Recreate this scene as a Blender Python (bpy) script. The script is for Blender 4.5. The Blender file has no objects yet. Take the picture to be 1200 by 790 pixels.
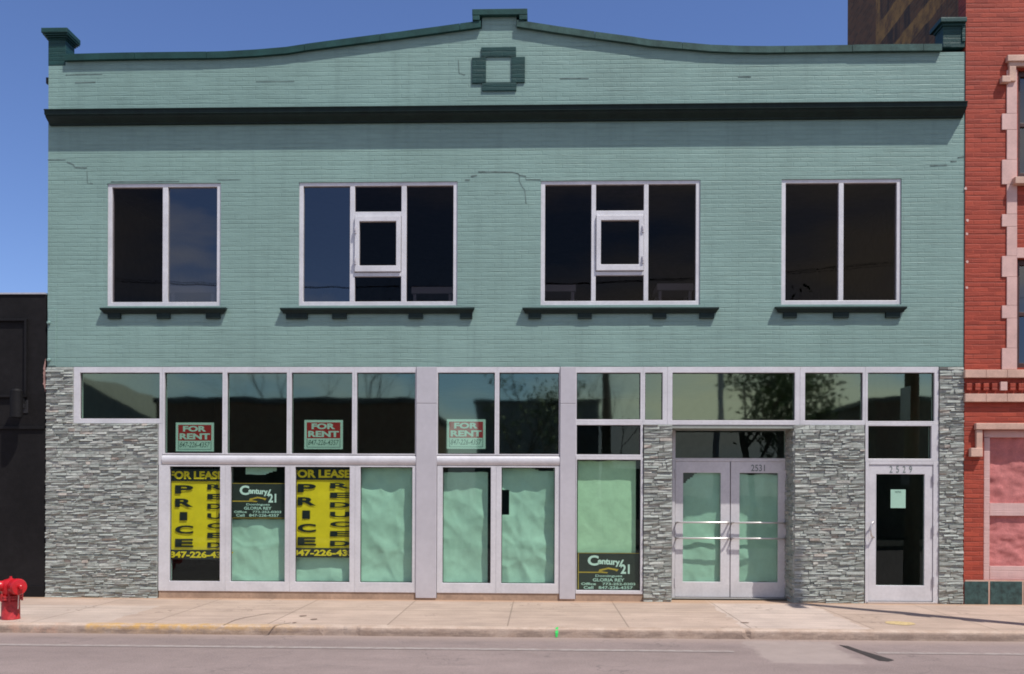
import bpy, bmesh, math, random
from mathutils import Vector, Matrix, noise as mn

rnd = random.Random(11)
sc = bpy.context.scene
COL = sc.collection
PI = math.pi
R = math.radians

# ------------------------------------------------------------------ camera
FPX, HY = 1078.0, 577.0                       # focal length and horizon row, in pixels of a 1200 px wide frame
CAM = Vector((0, -14.0, 1.65))
RM = (Matrix.Rotation(R(1.77), 3, 'Z') @ Matrix.Rotation(PI / 2, 3, 'X') @ Matrix.Rotation(R(0.234), 3, 'Z'))
cd = bpy.data.cameras.new('camera')
cam = bpy.data.objects.new('camera', cd)
COL.objects.link(cam)
cam.matrix_world = Matrix.Translation(CAM) @ RM.to_4x4()
cd.sensor_width = 36.0
cd.lens = FPX / 1200 * 36
cd.shift_y = (HY - 395) / 1200
cd.clip_end = 2000
sc.camera = cam


def ray(px, py):
    return RM @ Vector(((px - 600) / FPX, (HY - py) / FPX, -1))


def P(px, py, Y=0.0):                         # measured point of the photograph on a wall plane y = Y
    d = ray(px, py)
    return CAM + d * ((Y - CAM.y) / d.y)


def G(px, py, Z=0.0):                         # the same on the ground plane z = Z
    d = ray(px, py)
    return CAM + d * ((Z - CAM.z) / d.z)


def X(px, py=430, Y=0.0): return P(px, py, Y).x
def Z(px, py, Y=0.0): return P(px, py, Y).z


RZ = -.105
KY = -2.85


def rect(x0, y0, x1, y1, Y=0.0):
    xm, ym = (x0 + x1) / 2, (y0 + y1) / 2
    return X(x0, ym, Y), X(x1, ym, Y), Z(xm, y1, Y), Z(xm, y0, Y)      # X0 X1 Z0 Z1


# ------------------------------------------------------------------ materials
class NT:
    def __init__(s, name):
        s.m = bpy.data.materials.new(name)
        s.m.use_nodes = True
        s.t = s.m.node_tree
        s.t.nodes.clear()
        s.out = s.n('ShaderNodeOutputMaterial')

    def n(s, typ, **kw):
        nd = s.t.nodes.new(typ)
        for k, v in kw.items():
            if k.startswith('i_'):
                nd.inputs[k[2:].replace('_', ' ')].default_value = v
            else:
                setattr(nd, k, v)
        return nd

    def l(s, a, b): s.t.links.new(a, b)

    def math(s, op, a, b=None, c=None, clamp=False):
        nd = s.t.nodes.new('ShaderNodeMath')
        nd.operation = op
        nd.use_clamp = clamp
        for i, v in enumerate((a, b, c)):
            if v is None: continue
            if isinstance(v, (int, float)): nd.inputs[i].default_value = v
            else: s.l(v, nd.inputs[i])
        return nd.outputs[0]

    def mix(s, fac, a, b, blend='MIX'):
        nd = s.t.nodes.new('ShaderNodeMix')
        nd.data_type = 'RGBA'
        nd.blend_type = blend
        for sock, v in ((nd.inputs[0], fac), (nd.inputs[6], a), (nd.inputs[7], b)):
            if isinstance(v, (int, float)): sock.default_value = v
            elif isinstance(v, tuple): sock.default_value = (*v[:3], 1)
            else: s.l(v, sock)
        return nd.outputs[2]

    def pos(s): return s.n('ShaderNodeNewGeometry').outputs['Position']

    def xyz(s, v):
        nd = s.n('ShaderNodeSeparateXYZ')
        s.l(v, nd.inputs[0])
        return nd.outputs

    def comb(s, a, b, c):
        nd = s.n('ShaderNodeCombineXYZ')
        for i, v in enumerate((a, b, c)):
            if isinstance(v, (int, float)): nd.inputs[i].default_value = v
            else: s.l(v, nd.inputs[i])
        return nd.outputs[0]

    def noise(s, vec, scale, detail=4, rough=.55, stretch=None):
        if stretch:
            mp = s.n('ShaderNodeMapping')
            mp.inputs['Scale'].default_value = stretch
            s.l(vec, mp.inputs[0])
            vec = mp.outputs[0]
        nd = s.n('ShaderNodeTexNoise')
        nd.inputs['Scale'].default_value = scale
        nd.inputs['Detail'].default_value = detail
        nd.inputs['Roughness'].default_value = rough
        s.l(vec, nd.inputs['Vector'])
        return nd.outputs['Fac']

    def mrange(s, v, a, b, c=0.0, d=1.0):
        nd = s.n('ShaderNodeMapRange')
        nd.inputs[1].default_value, nd.inputs[2].default_value = a, b
        nd.inputs[3].default_value, nd.inputs[4].default_value = c, d
        s.l(v, nd.inputs[0])
        return nd.outputs[0]

    def scale_color(s, col, fac):
        return s.mix(1.0, col, s.comb(fac, fac, fac), 'MULTIPLY')

    def bump(s, h, strength, dist, normal=None):
        nd = s.n('ShaderNodeBump')
        nd.inputs['Strength'].default_value = strength
        nd.inputs['Distance'].default_value = dist
        s.l(h, nd.inputs['Height'])
        if normal is not None: s.l(normal, nd.inputs['Normal'])
        return nd.outputs[0]

    def bsdf(s, color, rough=.7, metal=0.0, normal=None, spec=.5):
        b = s.n('ShaderNodeBsdfPrincipled')
        if isinstance(color, tuple): b.inputs['Base Color'].default_value = (*color[:3], 1)
        else: s.l(color, b.inputs['Base Color'])
        if isinstance(rough, (int, float)): b.inputs['Roughness'].default_value = rough
        else: s.l(rough, b.inputs['Roughness'])
        b.inputs['Metallic'].default_value = metal
        b.inputs['Specular IOR Level'].default_value = spec
        if normal is not None: s.l(normal, b.inputs['Normal'])
        s.l(b.outputs[0], s.out.inputs[0])
        return s.m


def plain(name, col, rough=.6, metal=0.0, var=.12, scale=3.0, bump=.15, bscale=60, spec=.5):
    s = NT(name)
    p = s.pos()
    f = s.mrange(s.noise(p, scale), .3, .7, 1 - var, 1 + var)
    f2 = s.mrange(s.noise(p, scale * 9, 5), .3, .7, 1 - var * .6, 1 + var * .6)
    c = s.scale_color(s.scale_color(col, f), f2)
    return s.bsdf(c, rough, metal, s.bump(s.noise(p, bscale, 3), bump, .004), spec)


def bricks(name, paint, mortar, bw=.205, rh=.0685, ms=.010, tone=.10, streak=.12, bump=.7, rough=.55, c2=None, heads=.35, joint=.5):
    s = NT(name)
    p = s.pos()
    o = s.xyz(p)
    wob = s.noise(p, 1.1, 3)
    jit = s.noise(p, 9, 3)
    zz = s.math('ADD', o[2], s.math('ADD', s.math('MULTIPLY', s.math('SUBTRACT', wob, .5), .02), s.math('MULTIPLY', s.math('SUBTRACT', jit, .5), .007)))
    uv = s.comb(s.math('ADD', o[0], o[1]), zz, 0.0)

    def tex(w, m):
        b = s.n('ShaderNodeTexBrick')
        b.offset = .5
        b.inputs['Color1'].default_value = (*paint, 1)
        b.inputs['Color2'].default_value = (*(c2 or tuple(k * .95 for k in paint)), 1)
        b.inputs['Mortar'].default_value = (*paint, 1)
        b.inputs['Scale'].default_value = 1.0
        b.inputs['Mortar Size'].default_value = m
        b.inputs['Mortar Smooth'].default_value = .6
        b.inputs['Bias'].default_value = 0
        b.inputs['Brick Width'].default_value = w
        b.inputs['Row Height'].default_value = rh
        s.l(uv, b.inputs['Vector'])
        return b
    hb = tex(bw, ms)                                                # courses with head joints
    rb = tex(60.0, ms)                                              # bed joints alone
    patchy = s.mrange(s.noise(uv, 2.0, 5, .7, (.6, 4.0, 1)), .36, .66, .0, 1)
    jf = s.math('ADD', s.math('MULTIPLY', rb.outputs['Fac'], 1 - heads), s.math('MULTIPLY', hb.outputs['Fac'], heads))
    jf = s.math('MULTIPLY', jf, patchy)
    big = s.mrange(s.noise(p, .55, 5, .6), .3, .7, 1 - tone, 1 + tone)
    st = s.noise(uv, 3.2, 6, .72, (.55, 7.0, 1))                    # worn courses and paint ridges along the bed joints
    stf = s.mrange(st, .38, .66, 1 - streak, 1 + streak)
    c = s.scale_color(s.scale_color(hb.outputs['Color'], big), stf)
    runs = s.mrange(s.noise(p, 1.0, 5, .65, (5.5, 5.5, .45)), .50, .74, 0, .20)
    c = s.mix(runs, c, tuple(k * .45 for k in paint))
    flake = s.mrange(s.noise(uv, 7, 4, .7, (.6, 1.6, 1)), .70, .74, 0, .30)
    c = s.mix(flake, c, tuple(min(1, k * 1.6 + .05) for k in paint))
    c = s.mix(s.math('MULTIPLY', jf, joint), c, mortar)
    ridge = s.mrange(s.noise(uv, 2.6, 4, .6, (.5, 11.0, 1)), .60, .70)
    h = s.math('ADD', s.math('MULTIPLY', jf, -1.0), s.math('MULTIPLY', st, .55))
    h = s.math('ADD', h, s.math('MULTIPLY', s.noise(p, 45, 3), .35))
    h = s.math('ADD', h, s.math('MULTIPLY', ridge, .6))
    return s.bsdf(c, rough, 0, s.bump(h, bump, .011), .3)


def stone_mat(name):
    s = NT(name)
    g = s.n('ShaderNodeNewGeometry')
    cr = s.n('ShaderNodeValToRGB')
    e = cr.color_ramp.elements
    e[0].position, e[0].color = 0, (.265, .29, .262, 1)
    e[1].position, e[1].color = 1, (.395, .405, .37, 1)
    for pz, c in ((.3, (.305, .328, .298)), (.6, (.335, .356, .322)), (.95, (.365, .375, .34)), (.985, (.36, .315, .27))):
        k = e.new(pz)
        k.color = (*c, 1)
    s.l(g.outputs['Random Per Island'], cr.inputs[0])
    f = s.mrange(s.noise(g.outputs['Position'], 22, 6, .65), .3, .7, .92, 1.36)
    c = s.scale_color(cr.outputs[0], f)
    return s.bsdf(c, .85, 0, s.bump(s.noise(g.outputs['Position'], 40, 6, .7), .6, .01))


def glass(name, tint, r0, wav=.3, coat=(1, 1, 1), blur=0.0):
    s = NT(name)
    p = s.pos()
    nrm = s.bump(s.noise(p, 1.7, 1), wav, .004)
    g = s.n('ShaderNodeNewGeometry')
    dp = s.n('ShaderNodeVectorMath', operation='DOT_PRODUCT')
    s.l(g.outputs['Normal'], dp.inputs[0])
    s.l(g.outputs['Incoming'], dp.inputs[1])
    c = s.math('POWER', s.math('SUBTRACT', 1.0, s.math('ABSOLUTE', dp.outputs['Value']), clamp=True), 5.0)
    fr = s.math('ADD', s.math('MULTIPLY', c, 1 - r0), r0, clamp=True)      # Schlick, the same from both sides of the pane
    tr = s.n('ShaderNodeBsdfTransparent')
    tr.inputs[0].default_value = (*tint, 1)
    gl = s.n('ShaderNodeBsdfGlossy')
    gl.inputs['Roughness'].default_value = blur
    s.l(nrm, gl.inputs['Normal'])
    mx = s.n('ShaderNodeMixShader')
    gl.inputs[0].default_value = (*coat, 1)
    s.l(fr, mx.inputs[0])
    s.l(tr.outputs[0], mx.inputs[1])
    s.l(gl.outputs[0], mx.inputs[2])
    s.l(mx.outputs[0], s.out.inputs[0])
    return s.m


def sidewalk_mat():
    s = NT('sidewalk_concrete')
    p = s.pos()
    o = s.xyz(p)
    slab = s.math('FLOOR', s.math('DIVIDE', s.math('SUBTRACT', o[0], 1.09), 1.49))
    row = s.math('GREATER_THAN', o[1], -1.25)
    wn = s.n('ShaderNodeTexWhiteNoise')
    wn.noise_dimensions = '2D'
    s.l(s.comb(slab, row, 0.0), wn.inputs['Vector'])
    base = s.mix(wn.outputs['Value'], (.405, .305, .24), (.45, .34, .272))
    # cleaner, paler slabs: by the double doors and round the hydrant
    def inx(a, b): return s.math('MULTIPLY', s.math('GREATER_THAN', o[0], a), s.math('LESS_THAN', o[0], b))
    wobx = s.math('ADD', o[0], s.math('MULTIPLY', s.math('SUBTRACT', s.noise(p, 3.0, 4), .5), .25))
    pale = s.math('MULTIPLY', s.math('GREATER_THAN', wobx, 2.52), s.math('LESS_THAN', wobx, 4.0))
    pale2 = s.math('MULTIPLY', s.math('LESS_THAN', wobx, -5.45), s.math('LESS_THAN', o[1], -.95))
    base = s.mix(s.math('MULTIPLY', pale, .8), base, (.51, .415, .355))
    base = s.mix(s.math('MULTIPLY', pale2, .65), base, (.48, .395, .335))
    f = s.mrange(s.noise(p, 1.6, 6, .62), .3, .7, .86, 1.12)
    f2 = s.mrange(s.noise(p, 60, 4, .8), .3, .7, .82, 1.18)
    streak = s.mrange(s.noise(p, 2.2, 5, .6, (.35, 3.5, 1)), .35, .65, .9, 1.08)
    c = s.scale_color(s.scale_color(s.scale_color(base, f), f2), streak)
    fx = s.math('FRACT', s.math('DIVIDE', s.math('SUBTRACT', o[0], 1.09), 1.49))
    jx = s.math('LESS_THAN', s.math('MINIMUM', fx, s.math('SUBTRACT', 1.0, fx)), .006)
    jy = s.math('LESS_THAN', s.math('ABSOLUTE', s.math('ADD', o[1], 1.25)), .010)
    joint = s.math('MAXIMUM', jx, jy)
    c = s.mix(s.math('MULTIPLY', joint, .62), c, (.16, .12, .09))
    # sandy dirt gathered along the foot of the front
    dirt = s.mrange(s.math('ADD', o[1], s.math('MULTIPLY', s.noise(p, 2.5, 4), .25)), -.12, .10, 0, .65)
    c = s.mix(dirt, c, (.42, .25, .14))
    # dark spots and stains
    sp = s.mrange(s.noise(p, 7, 3, .5), .70, .76, 0, .35)
    c = s.mix(sp, c, (.20, .15, .11))
    gum = s.n('ShaderNodeTexVoronoi')
    gum.inputs['Scale'].default_value = 2.4
    s.l(p, gum.inputs['Vector'])
    gm = s.math('MULTIPLY', s.math('LESS_THAN', gum.outputs['Distance'], .05), .45)
    c = s.mix(gm, c, (.15, .12, .10))
    hair = s.n('ShaderNodeTexVoronoi', feature='DISTANCE_TO_EDGE')
    hair.inputs['Scale'].default_value = .55
    hv = s.n('ShaderNodeVectorMath', operation='ADD')
    hn = s.n('ShaderNodeTexNoise')
    hn.inputs['Scale'].default_value = 3
    s.l(p, hn.inputs['Vector']); s.l(p, hv.inputs[0]); s.l(hn.outputs['Color'], hv.inputs[1]); s.l(hv.outputs[0], hair.inputs['Vector'])
    hc = s.math('MULTIPLY', s.math('LESS_THAN', hair.outputs['Distance'], .006), s.mrange(s.noise(p, .9, 2), .50, .58, 0, .55))
    c = s.mix(hc, c, (.17, .125, .095))
    h = s.math('SUBTRACT', s.noise(p, 80, 4), s.math('MULTIPLY', joint, 2.0))
    return s.bsdf(c, .9, 0, s.bump(h, .3, .006))


def kerb_mat():
    s = NT('kerb_concrete')
    p = s.pos()
    o = s.xyz(p)
    n1 = s.noise(p, 3.5, 6, .65)
    base = s.mix(s.mrange(n1, .35, .65), (.40, .29, .22), (.52, .41, .33))
    face = s.mrange(o[2], -.005, -.04, 0, 1)                       # grime on the street side
    worn = s.mrange(s.noise(p, 2.6, 5, .7, (1, 1, 4)), .38, .58, .45, 1)
    base = s.mix(s.math('MULTIPLY', s.math('MULTIPLY', face, worn), .75), base, (.13, .09, .072))
    xa, xb = X(102, 738, -2.8), X(345, 738, -2.8)
    inr = s.math('MULTIPLY', s.mrange(o[0], xa - .02, xa + .02), s.mrange(o[0], xb + .5, xb - 1.2))
    chips = s.mrange(s.noise(p, 6, 6, .75), .40, .56)
    yel = s.math('MULTIPLY', s.math('MULTIPLY', inr, chips), s.mrange(o[2], -.062, -.02, .18, 1.0))
    c = s.mix(s.math('MULTIPLY', yel, .8), base, (.52, .30, .075))
    xr = X(80, 738, -2.8)
    red = s.math('MULTIPLY', s.math('LESS_THAN', o[0], xr), s.mrange(s.noise(p, 5, 5, .7), .5, .62))
    c = s.mix(s.math('MULTIPLY', red, .35), c, (.50, .27, .18))
    f2 = s.mrange(s.noise(p, 50, 4, .7), .3, .7, .85, 1.15)
    return s.bsdf(s.scale_color(c, f2), .9, 0, s.bump(s.noise(p, 60, 4), .5, .01))


def road_mat():
    s = NT('old_asphalt')
    p = s.pos()
    o = s.xyz(p)
    big = s.mrange(s.noise(p, .5, 5, .6, (.25, 1.4, 1)), .3, .7, .84, 1.14)
    med = s.mrange(s.noise(p, 3.5, 5, .6), .3, .7, .92, 1.08)
    fine = s.mrange(s.noise(p, 75, 4, .85), .3, .7, .62, 1.38)
    c = s.scale_color(s.scale_color(s.scale_color((.255, .197, .180), big), med), fine)
    oil = s.mrange(s.noise(p, 1.1, 5, .7, (.5, 1.6, 1)), .60, .72, 0, .32)
    c = s.mix(oil, c, (.11, .088, .080))
    peb = s.mrange(s.noise(p, 38, 3, .7), .62, .72, 0, .35)
    c = s.mix(peb, c, (.42, .36, .33))
    gut = s.mrange(o[1], -3.25, -2.9, 0, 1)                        # sand washed into the gutter
    c = s.mix(s.math('MULTIPLY', gut, .45), c, (.40, .30, .24))
    v = s.n('ShaderNodeTexVoronoi', feature='DISTANCE_TO_EDGE')
    v.inputs['Scale'].default_value = .7
    wv = s.n('ShaderNodeVectorMath', operation='ADD')
    s.l(p, wv.inputs[0])
    nn = s.n('ShaderNodeTexNoise')
    nn.inputs['Scale'].default_value = 2.5
    s.l(p, nn.inputs['Vector'])
    s.l(nn.outputs['Color'], wv.inputs[1])
    s.l(wv.outputs[0], v.inputs['Vector'])
    crack = s.math('LESS_THAN', v.outputs['Distance'], .008)
    crack = s.math('MULTIPLY', crack, s.mrange(s.noise(p, .8, 3), .5, .6))
    c = s.mix(s.math('MULTIPLY', crack, .38), c, (.09, .075, .07))
    # repair of paler concrete with feathered edges, between four lines on the ground
    wx = s.math('ADD', o[0], s.math('MULTIPLY', s.math('SUBTRACT', s.noise(p, 2.2, 5, .65), .5), .5))
    wy = s.math('ADD', o[1], s.math('MULTIPLY', s.math('SUBTRACT', s.noise(p, 1.7, 5, .65), .5), .22))
    cs = [G(*q, RZ) for q in ((868, 751), (903, 777), (1012, 779), (978, 752))]
    msk = None
    for a, b in zip(cs, cs[1:] + cs[:1]):
        e = (b - a); L = math.hypot(e.x, e.y)
        nx, ny = -e.y / L, e.x / L
        d = s.math('ADD', s.math('MULTIPLY', wx, nx), s.math('ADD', s.math('MULTIPLY', wy, ny), -(a.x * nx + a.y * ny)))
        m1 = s.mrange(d, -.03, .05)
        msk = m1 if msk is None else s.math('MULTIPLY', msk, m1)
    c = s.mix(s.math('MULTIPLY', msk, .85), c, s.scale_color((.34, .275, .245), s.math('MULTIPLY', s.mrange(s.noise(p, 120, 3, .8), .25, .75, .85, 1.15), med)))
    return s.bsdf(c, .9, 0, s.bump(s.noise(p, 150, 3), .45, .006))


def line_mat():
    s = NT('worn_road_paint')
    p = s.pos()
    w = s.mrange(s.noise(p, 9, 6, .75), .36, .6)
    c = s.mix(s.math('MULTIPLY', w, .6), (.255, .200, .183), (.42, .375, .345))
    return s.bsdf(c, .8)


def faded_brick():
    s = NT('old_side_brick')
    p = s.pos()
    o = s.xyz(p)
    uv = s.comb(s.math('ADD', o[0], o[1]), o[2], 0.0)
    b = s.n('ShaderNodeTexBrick')
    for k, v in (('Color1', (.24, .105, .042)), ('Color2', (.135, .062, .028)), ('Mortar', (.19, .12, .06))):
        b.inputs[k].default_value = (*v, 1)
    b.inputs['Scale'].default_value = 1
    b.inputs['Mortar Size'].default_value = .008
    b.inputs['Brick Width'].default_value = .205
    b.inputs['Row Height'].default_value = .0685
    s.l(uv, b.inputs['Vector'])
    c = b.outputs['Color']
    front = s.math('LESS_THAN', o[1], FADE_Y)
    wob = s.math('ADD', o[2], s.math('MULTIPLY', s.math('SUBTRACT', s.noise(p, 2.0, 4), .5), .12))

    def band(a, bb): return s.math('MULTIPLY', s.math('GREATER_THAN', wob, a), s.math('LESS_THAN', wob, bb))
    bands = band(*FADE_B[0])
    for q in FADE_B[1:]: bands = s.math('MAXIMUM', bands, band(*q))
    edge = s.math('LESS_THAN', s.math('ABSOLUTE', s.math('SUBTRACT', o[1], FADE_Y - .10)), .10)
    bands = s.math('MULTIPLY', s.math('MAXIMUM', bands, edge), front)
    wear = s.mrange(s.noise(p, 5, 6, .7), .34, .6)
    c = s.mix(s.math('MULTIPLY', s.math('MULTIPLY', bands, wear), .85), c, (.56, .28, .075))
    # remains of tall painted letters between the bands, worn past reading
    let = s.mrange(s.noise(p, 1.6, 3, .6, (1, 3.4, .35)), .52, .60)
    c = s.mix(s.math('MULTIPLY', s.math('MULTIPLY', let, front), s.math('MULTIPLY', s.math('SUBTRACT', 1.0, bands), .8)), c, (.060, .042, .028))
    return s.bsdf(c, .85, 0, s.bump(s.math('MULTIPLY', b.outputs['Fac'], -1.0), .5, .01))


WX = X(1130, 300)                              # party line between the green and the red fronts
def on_side(px, py):                           # photograph point on the plane x = WX
    d = ray(px, py)
    return CAM + d * ((WX - CAM.x) / d.x)
FADE_Y = on_side(1026, 25).y
FADE_B = [(on_side(1106, 3).z, on_side(1086, 3).z), (on_side(1067, 3).z, on_side(1047, 3).z)]
FADE_B = [tuple(sorted(q)) for q in FADE_B]

M = {}
M['paint'] = bricks('pale_green_painted_brick', (.226, .350, .314), (.14, .225, .20), tone=.10, streak=.075, bump=.45, heads=.55, joint=.42)
M['teal_brick'] = bricks('dark_green_painted_brick', (.014, .058, .055), (.009, .036, .035), tone=.1, streak=.15)
M['teal'] = plain('dark_green_trim_paint', (.016, .060, .055), .55, var=.25, scale=4, spec=.25)
M['teal_worn'] = plain('weathered_green_trim_paint', (.042, .090, .080), .6, var=.3, scale=6, spec=.25)
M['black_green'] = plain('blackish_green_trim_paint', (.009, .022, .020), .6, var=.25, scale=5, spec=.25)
M['crack'] = plain('dark_joint', (.115, .165, .155), .9, var=.4, scale=9)
M['alu'] = plain('lavender_grey_aluminium', (.66, .65, .665), .42, .15, var=.09, scale=2.5, bump=.05)
M['alu_col'] = plain('grey_aluminium_cladding', (.54, .52, .545), .45, .15, var=.06, scale=1.5, bump=.05)
M['steel'] = plain('brushed_steel', (.70, .66, .64), .3, .7, var=.05)
M['stone'] = stone_mat('stacked_ledge_stone')
M['stone_core'] = plain('stone_core', (.20, .20, .19), .9)
M['glass'] = glass('green_tinted_glass', (.75, .94, .85), .045, .3, (.85, 1, .95))
M['glass_transom'] = glass('reflective_green_glass', (.66, .90, .78), .24, .25, (.76, .95, .70), .03)
M['glass_up'] = glass('smoked_glass', (.46, .42, .44), .016, .15, (1, .90, .80))
M['glass_sky'] = glass('smoked_mirror_glass', (.42, .41, .42), .11, .2)
M['room'] = plain('dim_interior_plaster', (.17, .165, .15), .9, var=.2, scale=.7)
M['room_dark'] = plain('dark_room_lining', (.15, .135, .135), .9, var=.3, scale=.7)
M['plinth'] = plain('sandy_plinth', (.37, .26, .185), .9, var=.2)
M['sidewalk'] = sidewalk_mat()
M['kerb'] = kerb_mat()
M['road'] = road_mat()
M['line'] = line_mat()
M['patch'] = plain('pale_road_concrete', (.315, .255, .23), .9, var=.14, scale=5, bump=.4)
M['tar'] = plain('tar_hole', (.035, .028, .026), .95, var=.3, scale=12, bump=.8)
M['ground'] = plain('dusty_ground', (.11, .095, .075), .95, var=.2, scale=.3)
M['redbrick'] = bricks('red_brick', (.42, .074, .042), (.13, .034, .024), bw=.215, rh=.072, ms=.013, tone=.10, streak=.10, c2=(.30, .050, .030), bump=.6, rough=.7, heads=.5, joint=.85)
M['oldbrick'] = faded_brick()
M['pink'] = plain('pale_pink_terracotta', (.66, .43, .38), .6, var=.10, scale=4)
M['pink_dark'] = plain('buff_terracotta_band', (.60, .39, .30), .6, var=.15, scale=6)
M['pinkblock'] = plain('rough_pink_render', (.50, .175, .165), .9, var=.18, scale=7, bump=.8, bscale=30)
M['tile'] = bricks('pink_glazed_tile', (.66, .45, .42), (.50, .32, .28), bw=.13, rh=.10, ms=.006, tone=.05, streak=.05, bump=.4)
M['granite'] = plain('polished_green_granite', (.035, .075, .072), .35, var=.5, scale=14, bump=.05)
M['brown_frame'] = plain('dark_brown_window_paint', (.06, .022, .018), .5)
M['black_wall'] = plain('black_wall_paint', (.010, .009, .0095), .7, var=.35, scale=1.2, bump=.5, bscale=25, spec=.2)
M['black_trim'] = plain('black_trim_paint', (.007, .0065, .007), .6, var=.3, spec=.25)
M['capline'] = plain('pale_metal_flashing', (.45, .46, .50), .5)
M['red'] = plain('glossy_red_enamel', (.50, .012, .018), .28, var=.15, scale=10, bump=.08)
M['red_dull'] = plain('chipped_red_enamel', (.42, .025, .028), .45, var=.3, scale=25, bump=.2)
M['paper'] = plain('white_kraft_paper', (.50, .60, .53), .85, var=.06, scale=6, bump=.35, bscale=14)
M['paper_cream'] = plain('cream_kraft_paper', (.57, .66, .49), .85, var=.06, scale=9, bump=.6, bscale=22)
M['white'] = plain('white_plastic', (.82, .82, .80), .5, var=.04)
M['sign_red'] = plain('sign_red', (.62, .012, .018), .5, var=.06)
M['yellow'] = plain('yellow_vinyl', (1.0, .60, .012), .5, var=.06, scale=8, bump=.5, bscale=9)
M['black'] = plain('black_vinyl', (.012, .012, .012), .5, var=.2)
M['sign_dark'] = plain('charcoal_sign_board', (.03, .028, .025), .5, var=.2)
M['gold'] = plain('gold_print', (.62, .33, .04), .5)
M['grey_ink'] = plain('grey_ink', (.16, .20, .19), .7)
M['dark_metal'] = plain('dark_metal', (.05, .05, .055), .5, .5)
M['leaf'] = plain('spring_leaf', (.075, .12, .030), .6, var=.45, scale=1.5)
M['bark'] = plain('bark', (.085, .065, .05), .9, var=.3, scale=6, bump=.6)
M['pole_wood'] = plain('weathered_pole_wood', (.10, .075, .055), .9, var=.25, scale=5)
M['galv'] = plain('galvanised_steel', (.36, .37, .38), .45, .6)
M['brick_far'] = bricks('brown_brick_far', (.16, .10, .07), (.14, .12, .10))
M['render_far'] = plain('grey_render_far', (.22, .21, .20), .9)
M['door_far'] = plain('brown_door_far', (.09, .06, .045), .7)
M['marker_green'] = plain('green_marking_paint', (.03, .55, .10), .7)
M['marker_yellow'] = plain('yellow_marking_paint', (.52, .39, .19), .8, var=.3, scale=30)

# ------------------------------------------------------------------ mesh helpers


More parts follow.
